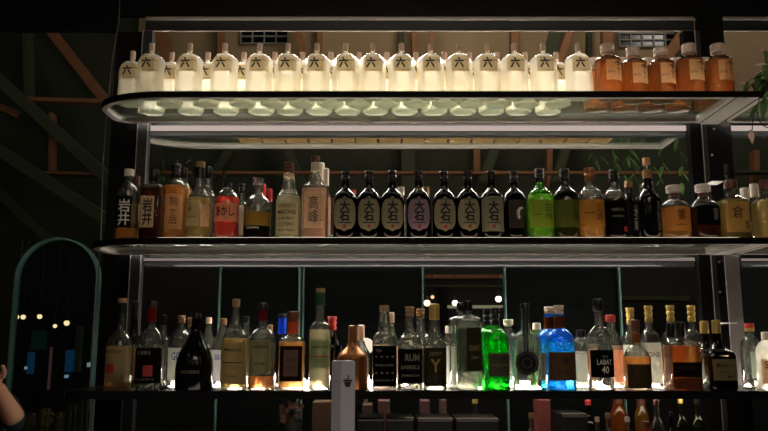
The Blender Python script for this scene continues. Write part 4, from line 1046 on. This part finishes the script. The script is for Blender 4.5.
# ------------------------------------------------------------------ counter under the shelf
structure_floor = box_obj('bar_counter', (-2.4, 2.4, 2.18, 3.0, 0.0, 1.149), solid('counter_black', (18, 17, 16), 0.4, 0, 0.2, 10), bev=0.004)
tag(structure_floor, 'dark bar counter below the bottom shelf', 'counter')
def cbox(px0, px1, ptop, Y, d, label, mat):
    a, b = P(px0, ptop, Y), P(px1, ptop, Y); h = a.z - 1.15; w = b.x - a.x
    t = thing('black_crate', label, 'crate', ((a.x + b.x) / 2, Y + d / 2, 1.1505))
    box_obj('crate_body', (-w / 2, w / 2, -d / 2, d / 2, 0, h), mat, t, 0.003)
    box_obj('rim', (-w / 2 + .002, w / 2 - .002, -d / 2 - 0.0035, -d / 2 - 0.0004, h - 0.01, h - 0.004), M_STEEL, t, 0.0006)
    return t
M_CR = solid('crate_black', (14, 14, 14), 0.4, 0, 0.2, 20)
for (a, b, y, nm) in ((357, 384, 418, 'leftmost, right of the carton'), (386, 414, 418, 'second from the left'), (417, 453, 418.5, 'third from the left'), (456, 499, 418.5, 'fourth from the left'), (562, 588, 414, 'the one under the blue bottles')):
    cbox(a, b, y, 2.5, 0.16, 'black crate on the counter below the bottom shelf, %s' % nm, M_CR)
def small_bottle(px, ptop, Y, w, label, glass, liquid, capk, shape='round', name='small_bottle'):
    k = KX(ptop, Y); top = P(px, ptop, Y).z - 1.15; w = w * k
    pts = smooth_pts([(0, w), (top * 0.62, w), (top * 0.72, w * 0.8), (top * 0.8, w * 0.36), (top * 0.93, w * 0.32)], 4)
    pr = Prof([(0, w)] + [q for q in pts if q[0] > 0], shape)
    t = thing(name, label, 'bottle', ((px - 384) * k, Y, 1.1505))
    link('glass_body', solid_from(pr, 0, top * 0.93), GLASS[glass], t)
    if liquid: link('liquid', solid_from(pr, 0.006, top * 0.6, 0.003), LIQ[liquid], t)
    link('cap', lathe([(top * 0.93 + .0003, w * .36), (top * .99, w * .38), (top, w * .3)]), CAPS[capk], t)
    return t
CB = 'on the counter below the bottom shelf'
for (x, y, Y, w, g, l, c, nm) in ((531, 413, 2.5, 7, 'clear', 'pale', 'cork', 'small corked bottle %s, under the medallion bottle' % CB),
        (607.5, 413, 2.5, 7, 'clear', 'gin', 'cork', 'small tan-stoppered clear bottle %s, under the black 40 label' % CB),
        (656, 400, 2.55, 7.5, 'clear', 'pale', 'brown', 'taller clear bottle %s, under the small amber bottle' % CB),
        (680, 398, 2.6, 7, 'olive', 'gold', 'gold', 'yellow-green bottle %s, left of an olive one' % CB),
        (696, 398, 2.6, 8, 'olive', 'gold', 'black', 'dim olive bottle %s, beside the right post' % CB),
        (671, 412, 2.5, 5, 'dark', 'cola', 'black', 'small dark bottle %s between two taller' % CB),
        (597, 417, 2.45, 6, 'clear', 'pale', 'pink', 'tiny pale bottle %s, left of the tan-stoppered one' % CB),
        (475, 398, 2.7, 8, 'clear', 'pale', 'gold', 'pale glowing bottle %s, behind the crates' % CB),
        (627, 417, 2.48, 7, 'clear', 'pale', 'white', 'short pale jar-like bottle %s' % CB),
        (588, 400, 2.7, 8, 'dark', 'darkred', 'red', 'dark red bottle %s, behind the small pale ones' % CB)):
    small_bottle(x, y, Y, w, nm, g, l, c)
for (x, y, r, m, nm) in ((618, 403, 8, (190, 120, 60), 'left'), (641, 405, 7, (180, 140, 60), 'middle'), (636, 424, 6, (200, 110, 50), 'lower')):
    k = KX(y, 2.66)
    rr = r * k; top = P(x, y - r, 2.66).z - 1.1505
    t = thing('glass_jar', 'round amber jar among the bottles on the counter, %s of three' % nm, 'jar', ((x - 384) * k, 2.66 if nm != 'lower' else 2.56, 1.1505))
    link('jar_body', lathe(smooth_pts([(0, rr * .7), (top * .15, rr), (top * .75, rr), (top * .9, rr * .6)], 5)), glassy('jar_%d' % x, m, 0.5, m), t)
    link('lid', lathe([(top * .9 + .0005, rr * .62), (top * .99, rr * .62), (top, rr * .5)]), M_CAPB, t)
# folded cloths, cups and cards half seen right of the carton
for (a, b, y, col, nm) in ((362, 372, 405, (60, 34, 24), 'left'), (378, 390, 401, (70, 38, 30), 'second'), (421, 430, 401, (60, 28, 26), 'third'), (441, 447, 400, (64, 38, 34), 'fourth'), (539, 551, 400, (92, 32, 24), 'fifth, the red one'), (312, 331, 402, (72, 46, 24), 'one left of the carton')):
    A, Bq = P(a, y, 2.72), P(b, y, 2.72)
    w = Bq.x - A.x; h = A.z - 1.1505
    o = box_obj('book', (-w / 2, w / 2, -0.05, 0.05, 0, h), solid('cover_%d' % a, col, 0.7, 0, 0.35, 25), None, 0.003, ((A.x + Bq.x) / 2, 2.78, 1.1505))
    tag(o, 'dim reddish-brown upright box on the counter, %s from the left' % nm if 'carton' not in nm else 'dim brown upright box on the counter, the one left of the carton', 'box')
# bowl with flowers under the square amber bottle
p = P(294, 421, 2.6)
t = thing('flower_bowl', 'small pot with pale and orange blossoms on the counter left of the carton', 'plant', (p.x, 2.6, 1.1505))
link('pot', lathe([(0, .02), (.01, .024), (p.z - 1.1505, .03)]), solid('pot_grey', (90, 92, 86), 0.6), t)
bm = bmesh.new()
for i in range(26):
    c = Vector((random.uniform(-.045, .03), random.uniform(-.02, .02), p.z - 1.1505 + random.uniform(0.0, .06)))
    bmesh.ops.create_icosphere(bm, subdivisions=1, radius=random.uniform(.006, .013), matrix=__import__('mathutils').Matrix.Translation(c))
link('blossoms', mesh_of(bm, True), solid('blossom', (176, 130, 100), 0.8, 0, 0.5, 30), t)
# glinting glassware at lower left
def tumbler(px, py, Y, r, label):
    k = KX(py, Y); top = P(px, py, Y).z - 1.1505
    t = thing('wine_glass', label, 'glass', ((px - 384) * k, Y, 1.1505)); rr = r * k
    link('bowl', lathe(smooth_pts([(top * .5, rr * .2), (top * .62, rr), (top * .8, rr * 1.05), (top, rr * .8)], 4)), CLEAR, t)
    link('stem', lathe([(0, rr), (.003, rr), (.006, rr * .15), (top * .5, rr * .15)]), CLEAR, t)
for (x, y, r, nm) in ((32, 413, 6, 'first'), (46, 408, 6, 'second'), (60, 412, 6, 'third'), (73, 405, 6, 'fourth'), (84, 400, 6, 'fifth')):
    tumbler(x, y, 2.7, r, 'wine glass on the counter at the lower left, %s from the left' % nm)
bm = bmesh.new(); bm_tube(bm, [(P(92, 431, 2.5).x, 2.5, 1.1495), P(92, 431, 2.5), P(94, 400, 2.5)], 0.004); bm_tube(bm, [P(94, 400, 2.5), P(96, 394, 2.48), P(93, 391, 2.46)], 0.004)
tag(link('beer_tap', mesh_of(bm, True), M_STEEL), 'slim metal tap spout at the foot of the left arch', 'tap')

# ------------------------------------------------------------------ plants
def leaf_bm(bm, base, d, length, width, droop):
    d = Vector(d).normalized(); side = d.cross(Vector((0, 0, 1)))
    if side.length < 0.1: side = Vector((1, 0, 0))
    side.normalize(); nrm = side.cross(d)
    prev = None
    for i in range(8):
        t = i / 7; c = Vector(base) + d * length * t + Vector((0, 0, -droop * length * t * t))
        w = width * math.sin(PI * (0.06 + 0.94 * t) ** 0.8) * 0.5 if i < 7 else 0.0004
        row = [bm.verts.new(c - side * w + nrm * w * 0.25), bm.verts.new(c), bm.verts.new(c + side * w + nrm * w * 0.25)]
        if prev:
            for q in (0, 1): bm.faces.new([prev[q], prev[q + 1], row[q + 1], row[q]])
        prev = row
def leafmat(name, rgb):
    return paper(name, rgb, 0.35, 0.3)
LG = leafmat('leaf_green', (74, 104, 58)); LP = leafmat('leaf_pinkish', (206, 178, 160)); LD = leafmat('leaf_dark', (46, 62, 34))
p = P(772, 95, 2.42)
t = thing('trailing_plant', 'potted trailing plant with pale pinkish leaves at the right end of the top shelf', 'plant', (p.x, 2.44, Z1 + 0.0005))
o = t.location
link('pot', lathe([(0, .035), (.01, .038), (.055, .048), (.06, .048)]), solid('pot_dark', (50, 44, 40), 0.6), t)
bm = bmesh.new(); bm2 = bmesh.new(); bs = bmesh.new()
for (x, y, dx, dz, L, W, pale) in ((768, 66, -1, 0.10, .062, .024, 1), (766, 70, -1, -0.35, .05, .022, 1), (763, 52, -0.5, 0.5, .022, .018, 1), (764, 76, -1, -0.25, .075, .03, 0), (768, 60, -0.3, -1, .075, .03, 0), (760, 72, -0.4, -1, .07, .026, 0), (770, 80, -0.8, -0.6, .07, .03, 0),
        (772, 60, -0.6, .6, .05, .025, 0), (770, 90, -0.6, -0.8, .06, .026, 0), (748, 82, -0.5, -1, .05, .02, 0), (757, 105, -0.6, -0.8, .06, .022, 0), (765, 98, -0.3, -1, .08, .024, 0), (752, 131, -1, -0.1, .034, .014, 0), (751, 131, -0.1, -1, .04, .018, 1), (748, 120, -0.9, -0.4, .02, .012, 0), (744, 84, -.8, .1, .02, .02, 1)):
    b = P(x, y, 2.40 if y < 88 else 2.335) - o
    leaf_bm(bm2 if pale else bm, b, (dx, -0.25, dz), L, W, 0.15)
link('foliage', mesh_of(bm, True), LG, t); link('pale_leaves', mesh_of(bm2, True), LP, t)['label'] = 'pale pinkish leaves'
for pts in ([(772, 84), (764, 80), (760, 95), (757, 108), (758, 118), (762, 125), (768, 128)], [(764, 80), (752, 84), (747, 90), (746, 98)], [(757, 108), (753, 118), (752, 131)], [(770, 90), (768, 74), (766, 60), (765, 52)]):
    bm_tube(bs, [P(x, y, 2.40 if y < 88 else 2.335) - o for x, y in pts], 0.0018, 6)
link('stem', mesh_of(bs, True), LD, t)
p = P(655, 128, 2.87)
t = thing('hanging_plant', 'trailing green plant drooping behind the bottles between the top and middle shelves', 'plant', (p.x, 2.87, Z1 + 0.0005)); o = t.location
link('pot', lathe([(0, .03), (.01, .034), (.05, .04)]), solid('pot_dark', (50, 44, 40), 0.6), t)
bm = bmesh.new(); bs = bmesh.new()
rnd = random.Random(3)
strands = [[(622, 126), (625, 140), (632, 160), (635, 175), (640, 190)], [(640, 128), (646, 150), (655, 168), (662, 182)], [(600, 130), (596, 145), (592, 158), (600, 156)], [(612, 128), (611, 145), (613, 160), (616, 172)], [(676, 130), (680, 150), (683, 170), (681, 185)], [(660, 130), (664, 150), (662, 170)], [(630, 128), (628, 150), (626, 170), (622, 185)]]
for s in strands:
    pp = [P(x, y, 3.06) - o for x, y in s]
    bm_tube(bs, pp, 0.0016, 6)
    for i in range(1, len(pp)):
        for q in range(2):
            a = rnd.uniform(-1, 1)
            leaf_bm(bm, pp[i - 1].lerp(pp[i], rnd.uniform(.1, 1)), (a, rnd.uniform(-.6, -.1), -0.9), rnd.uniform(.04, .075), rnd.uniform(.014, .024), 0.2)
link('foliage', mesh_of(bm, True), LG, t); link('stem', mesh_of(bs, True), LD, t)
bm = bmesh.new(); bs = bmesh.new()
t = thing('hanging_plant', 'faint wispy plant behind the bottles just right of the left post', 'plant', P(185, 160, 3.1)); o = t.location
for s in ([(170, 140), (178, 160), (172, 182)], [(185, 138), (190, 158), (200, 176)], [(200, 140), (213, 160), (228, 175)], [(160, 145), (163, 165), (160, 182)]):
    pp = [P(x, y, 3.1) - o for x, y in s]; bm_tube(bs, pp, 0.0014, 6)
    for i in range(1, 3):
        for q in range(3): leaf_bm(bm, pp[i - 1].lerp(pp[i], rnd.uniform(.1, 1)), (rnd.uniform(-1, 1), -.3, -.7), rnd.uniform(.03, .06), .012, .2)
link('foliage', mesh_of(bm, True), LD, t); link('stem', mesh_of(bs, True), LD, t)
t = thing('leafy_plant', 'dim yellow-leaved plant low in front of the left arch', 'plant', (P(58, 420, 3.0).x, 2.9, 1.15)); o = t.location
link('pot', lathe([(0, .03), (.01, .034), (.06, .045)]), solid('pot_dark', (50, 44, 40), 0.6), t)
bm = bmesh.new()
for i in range(46):
    a = rnd.uniform(0, 2 * PI); leaf_bm(bm, (rnd.uniform(-.05, .05), rnd.uniform(-.03, .03), rnd.uniform(.06, .20)), (math.cos(a), math.sin(a), rnd.uniform(-.2, .9)), rnd.uniform(.03, .06), .022, .3)
link('foliage', mesh_of(bm, True), leafmat('leaf_yellow', (120, 100, 30)), t)

# ------------------------------------------------------------------ person at the left edge
def skin(name, verts, edges, radii, mat, parent=None, root=0, sub=2, loc=None):
    me = bpy.data.meshes.new(name); me.from_pydata(verts, edges, [])
    o = bpy.data.objects.new(name, me); COL.objects.link(o)
    m = o.modifiers.new('skin', 'SKIN'); m.use_smooth_shade = True
    sv = me.skin_vertices[0].data if me.skin_vertices else None
    if sv is None:
        bm = bmesh.new(); bm.from_mesh(me); bm.verts.layers.skin.verify(); bm.to_mesh(me); bm.free(); sv = me.skin_vertices[0].data
    for i, r in enumerate(radii): sv[i].radius = (r, r) if not isinstance(r, tuple) else r; sv[i].use_root = (i == root)
    s = o.modifiers.new('sub', 'SUBSURF'); s.levels = sub; s.render_levels = sub
    dg = bpy.context.evaluated_depsgraph_get(); m2 = bpy.data.meshes.new_from_object(o.evaluated_get(dg))
    bpy.data.objects.remove(o)
    for p_ in m2.polygons: p_.use_smooth = True
    m2.materials.clear()
    return link(name, m2, mat, parent, loc)
SKIN = solid('skin', (190, 132, 104), 0.6, 0, 0.1, 20); SHIRT = solid('dark_shirt', (26, 28, 38), 0.85, 0, 0.25, 30)
pe = P(17, 424, 3.12)     # elbow end in frame
ph = P(-2, 388, 3.05)     # wrist
base = Vector((pe.x - 0.40, 3.36, 0.0))
t = thing('person', 'person in a dark top at the lower left edge, bare forearm raised', 'person', base)
def L(v): return Vector(v) - base
hip = Vector((0.05, 0.05, 0.98)); 
V = [hip, Vector((0.05, 0.05, 1.12)), Vector((0.04, 0.03, 1.26)), Vector((0.04, 0.03, 1.36)), Vector((0.04, 0.02, 1.43)),   # pelvis..neck base  (standing low, head below the arch lights)
     Vector((-0.13, 0.02, 1.345)), Vector((0.21, 0.02, 1.345)), Vector((-0.17, -0.02, 1.10)),
     Vector((0.14, 0.05, 0.90)), Vector((0.14, 0.02, 0.48)), Vector((0.14, 0.05, 0.035)), Vector((-0.05, 0.05, 0.90)), Vector((-0.05, 0.02, 0.48)), Vector((-0.05, 0.05, 0.035))]
E_ = [(0, 1), (1, 2), (2, 3), (3, 4), (3, 5), (3, 6), (5, 7), (0, 8), (8, 9), (9, 10), (0, 11), (11, 12), (12, 13)]
elbow = L(pe)
V += [elbow]; E_ += [(6, 14)]
R_ = [.12, .115, .12, .10, .05, .065, .065, .045, .085, .06, .045, .085, .06, .045, .048]
body = skin('body', [tuple(v) for v in V], E_, R_, SHIRT, t)
fa = skin('forearm', [tuple(elbow + (L(ph) - elbow) * q) for q in (0.02, 0.3, 0.6, 0.95, 1.1)], [(0, 1), (1, 2), (2, 3), (3, 4)], [.046, .044, .036, .028, .03], SKIN, t)
w = L(ph); dirv = (w - elbow).normalized(); sd = dirv.cross(Vector((0, 1, 0))).normalized()
hv = [w, w + dirv * .05, w + dirv * .085]; he = [(0, 1), (1, 2)]; hr = [.03, (.038, .036), (.036, .034)]
hand = skin('hand', [tuple(v) for v in hv], he, hr, SKIN, t)
for q, (off, ln) in enumerate(((-.028, .062), (-.010, .072), (.009, .067), (.027, .052))):
    b = w + dirv * .062 + sd * off * .9
    skin('finger', [tuple(b), tuple(b + dirv * ln * .55), tuple(b + dirv * ln * .75 + Vector((0, -.018, 0))), tuple(b + dirv * ln * .85 + Vector((0, -.036, 0)))], [(0, 1), (1, 2), (2, 3)], [.009, .0088, .008, .0068], SKIN, hand)
b = w + dirv * .03 - sd * .03
skin('thumb', [tuple(b), tuple(b - sd * .022 + dirv * .025), tuple(b - sd * .03 + dirv * .052 + Vector((0, -.01, 0)))], [(0, 1), (1, 2)], [.012, .010, .008], SKIN, hand)
hc = Vector((0.04, 0.0, 1.55))
bm = bmesh.new(); bmesh.ops.create_uvsphere(bm, u_segments=24, v_segments=18, radius=0.1)
for v in bm.verts:
    v.co.x *= 0.78; v.co.z *= 1.18; v.co.y *= .95
    if v.co.z < -.03: v.co.x *= 1 + (v.co.z + .03) * 3.2
    v.co += hc
bm_tube(bm, [(0.04, 0.02, 1.40), (0.04, 0.015, 1.50)], .052, 12)
bm_tube(bm, [hc + Vector((0, -.092, .02)), hc + Vector((0, -.108, -.015)), hc + Vector((0, -.095, -.022))], [.007, .013, .009], 8)
head = link('head', mesh_of(bm, True), SKIN, t)
bm = bmesh.new(); bmesh.ops.create_uvsphere(bm, u_segments=24, v_segments=16, radius=0.108)
geom = [v for v in bm.verts if v.co.z < -0.02 and v.co.y < 0.02 or (v.co.y < -.05 and v.co.z < .055)]
bmesh.ops.delete(bm, geom=geom, context='VERTS')
for v in bm.verts: v.co.x *= .82; v.co.z *= 1.16; v.co += hc + Vector((0, .01, .006))
link('hair', mesh_of(bm, True), solid('hair_dark', (22, 18, 15), 0.7), head)
for s in (-1, 1):
    bm = bmesh.new(); bmesh.ops.create_uvsphere(bm, u_segments=12, v_segments=8, radius=0.011)
    link('eye', mesh_of(bm, True), M_CAPW, head, hc + Vector((s * .03, -.080, .01)))
    bm = bmesh.new(); bmesh.ops.create_uvsphere(bm, u_segments=10, v_segments=6, radius=0.0055)
    link('pupil', mesh_of(bm, True), M_INK, head, hc + Vector((s * .03, -.0875, .009)))
bm = bmesh.new(); bm_tube(bm, [hc + Vector((-.022, -.082, -.055)), hc + Vector((0, -.09, -.053)), hc + Vector((.022, -.082, -.055))], .005, 8)
link('mouth', mesh_of(bm, True), solid('lips', (150, 80, 70), 0.6), head)

# ================================================================== LIGHTS
def area(name, loc, tgt, sx, sy, power, col, spread=180):
    d = bpy.data.lights.new(name, 'AREA'); d.shape = 'RECTANGLE'; d.size = sx; d.size_y = sy; d.energy = power; d.color = col; d.spread = math.radians(spread)
    o = bpy.data.objects.new(name, d); COL.objects.link(o); o.location = loc
    o.rotation_euler = (Vector(tgt) - Vector(loc)).to_track_quat('-Z', 'Y').to_euler(); return o
area('front_fill_high', (0.4, -0.6, 3.3), (0.1, 2.5, 1.9), 1.6, 0.6, 9, (1.0, 0.86, 0.7))  # unseen fill added in front so the labels read
area('top_shelf_fill', (0.0, 2.0, 3.7), (0.05, 2.5, 2.4), 2.0, 0.15, 1.5, (1.0, 0.88, 0.74))  # unseen downlight added for the top shelf's caps and bottle bases
for nm, zz_, pw in (('top_rail_lamp', CZ + 1.138, 10), ('top_shelf_lamp', Z1 - 0.062, 8), ('middle_shelf_lamp', Z2 - 0.052, 9)):
    area(nm, (0.12, 2.675, zz_), (0.12, 2.60, zz_ - 0.4), 1.72, 0.016, pw, (1.0, 0.92, 0.82), 115)
    area('side_' + nm, (1.65, 2.675, zz_), (1.65, 2.60, zz_ - 0.4), 0.7, 0.016, pw * 0.35, (1.0, 0.92, 0.82), 115)
area('counter_fill', (0.62, 2.56, Z3 - 0.03), (0.62, 2.6, 1.15), 1.1, 0.03, 0.8, (1.0, 0.82, 0.6))  # added to lift the dim items on the counter
area('front_fill_low', (0.0, 1.2, 0.7), (0.1, 2.5, 2.2), 2.0, 0.4, 4, (1.0, 0.88, 0.8))  # unseen low fill added for bottle fronts and shelf undersides
area('roof_lamp', (0.8, 4.6, 5.2), (0.6, 6.6, 3.9), 1.5, 0.5, 27, (1.0, 0.9, 0.72))  # unseen fill added above the rear room to light its upper wall
area('side_roof_lamp', (3.2, 4.8, 5.2), (3.0, 6.6, 4.0), 0.5, 0.5, 10, (1.0, 0.92, 0.8))  # added fill for the upper wall of the right bay
area('left_roof_fill', (-2.8, 3.6, 3.9), (-2.9, 6.3, 3.2), 0.8, 0.4, 1.7, (0.85, 1.0, 0.7))  # added greenish fill for the timbers at the left
area('arch_wash', (-1.1, 3.0, 1.25), (-1.8, 3.6, 1.9), 0.1, 0.3, 0.25, (0.75, 1.0, 0.92))
M_GLINTB = emit('glint_bulb', (255, 214, 165), 40.0)  # bulbs added out of view to put glints on the glass
for i, (x, y, z) in enumerate(((-2.4, -0.3, 2.5), (-1.3, -1.0, 2.7), (-0.45, -1.2, 2.45), (0.5, -1.1, 2.6), (1.3, -0.8, 2.45), (2.3, -0.2, 2.6), (0.0, 0.2, 3.1), (1.6, 0.6, 3.0), (-1.7, 0.7, 3.0))):
    t = thing('pendant_lamp', 'warm bulb pendant hanging over the guests\' side of the bar, %s from the left' % ORD[i + 1], 'lamp', (x, y, z))
    bm = bmesh.new(); bmesh.ops.create_uvsphere(bm, u_segments=12, v_segments=8, radius=0.035); link('bulb', mesh_of(bm, True), M_GLINTB, t)
    link('socket', lathe([(.03, .018), (.08, .016), (.09, .006)], 12), M_DARKM, t)
w_ = bpy.data.worlds.new('world'); SC.world = w_; w_.use_nodes = True
bg = w_.node_tree.nodes['Background']; bg.inputs[0].default_value = (0.7, 0.8, 0.85, 1); bg.inputs[1].default_value = 0.006
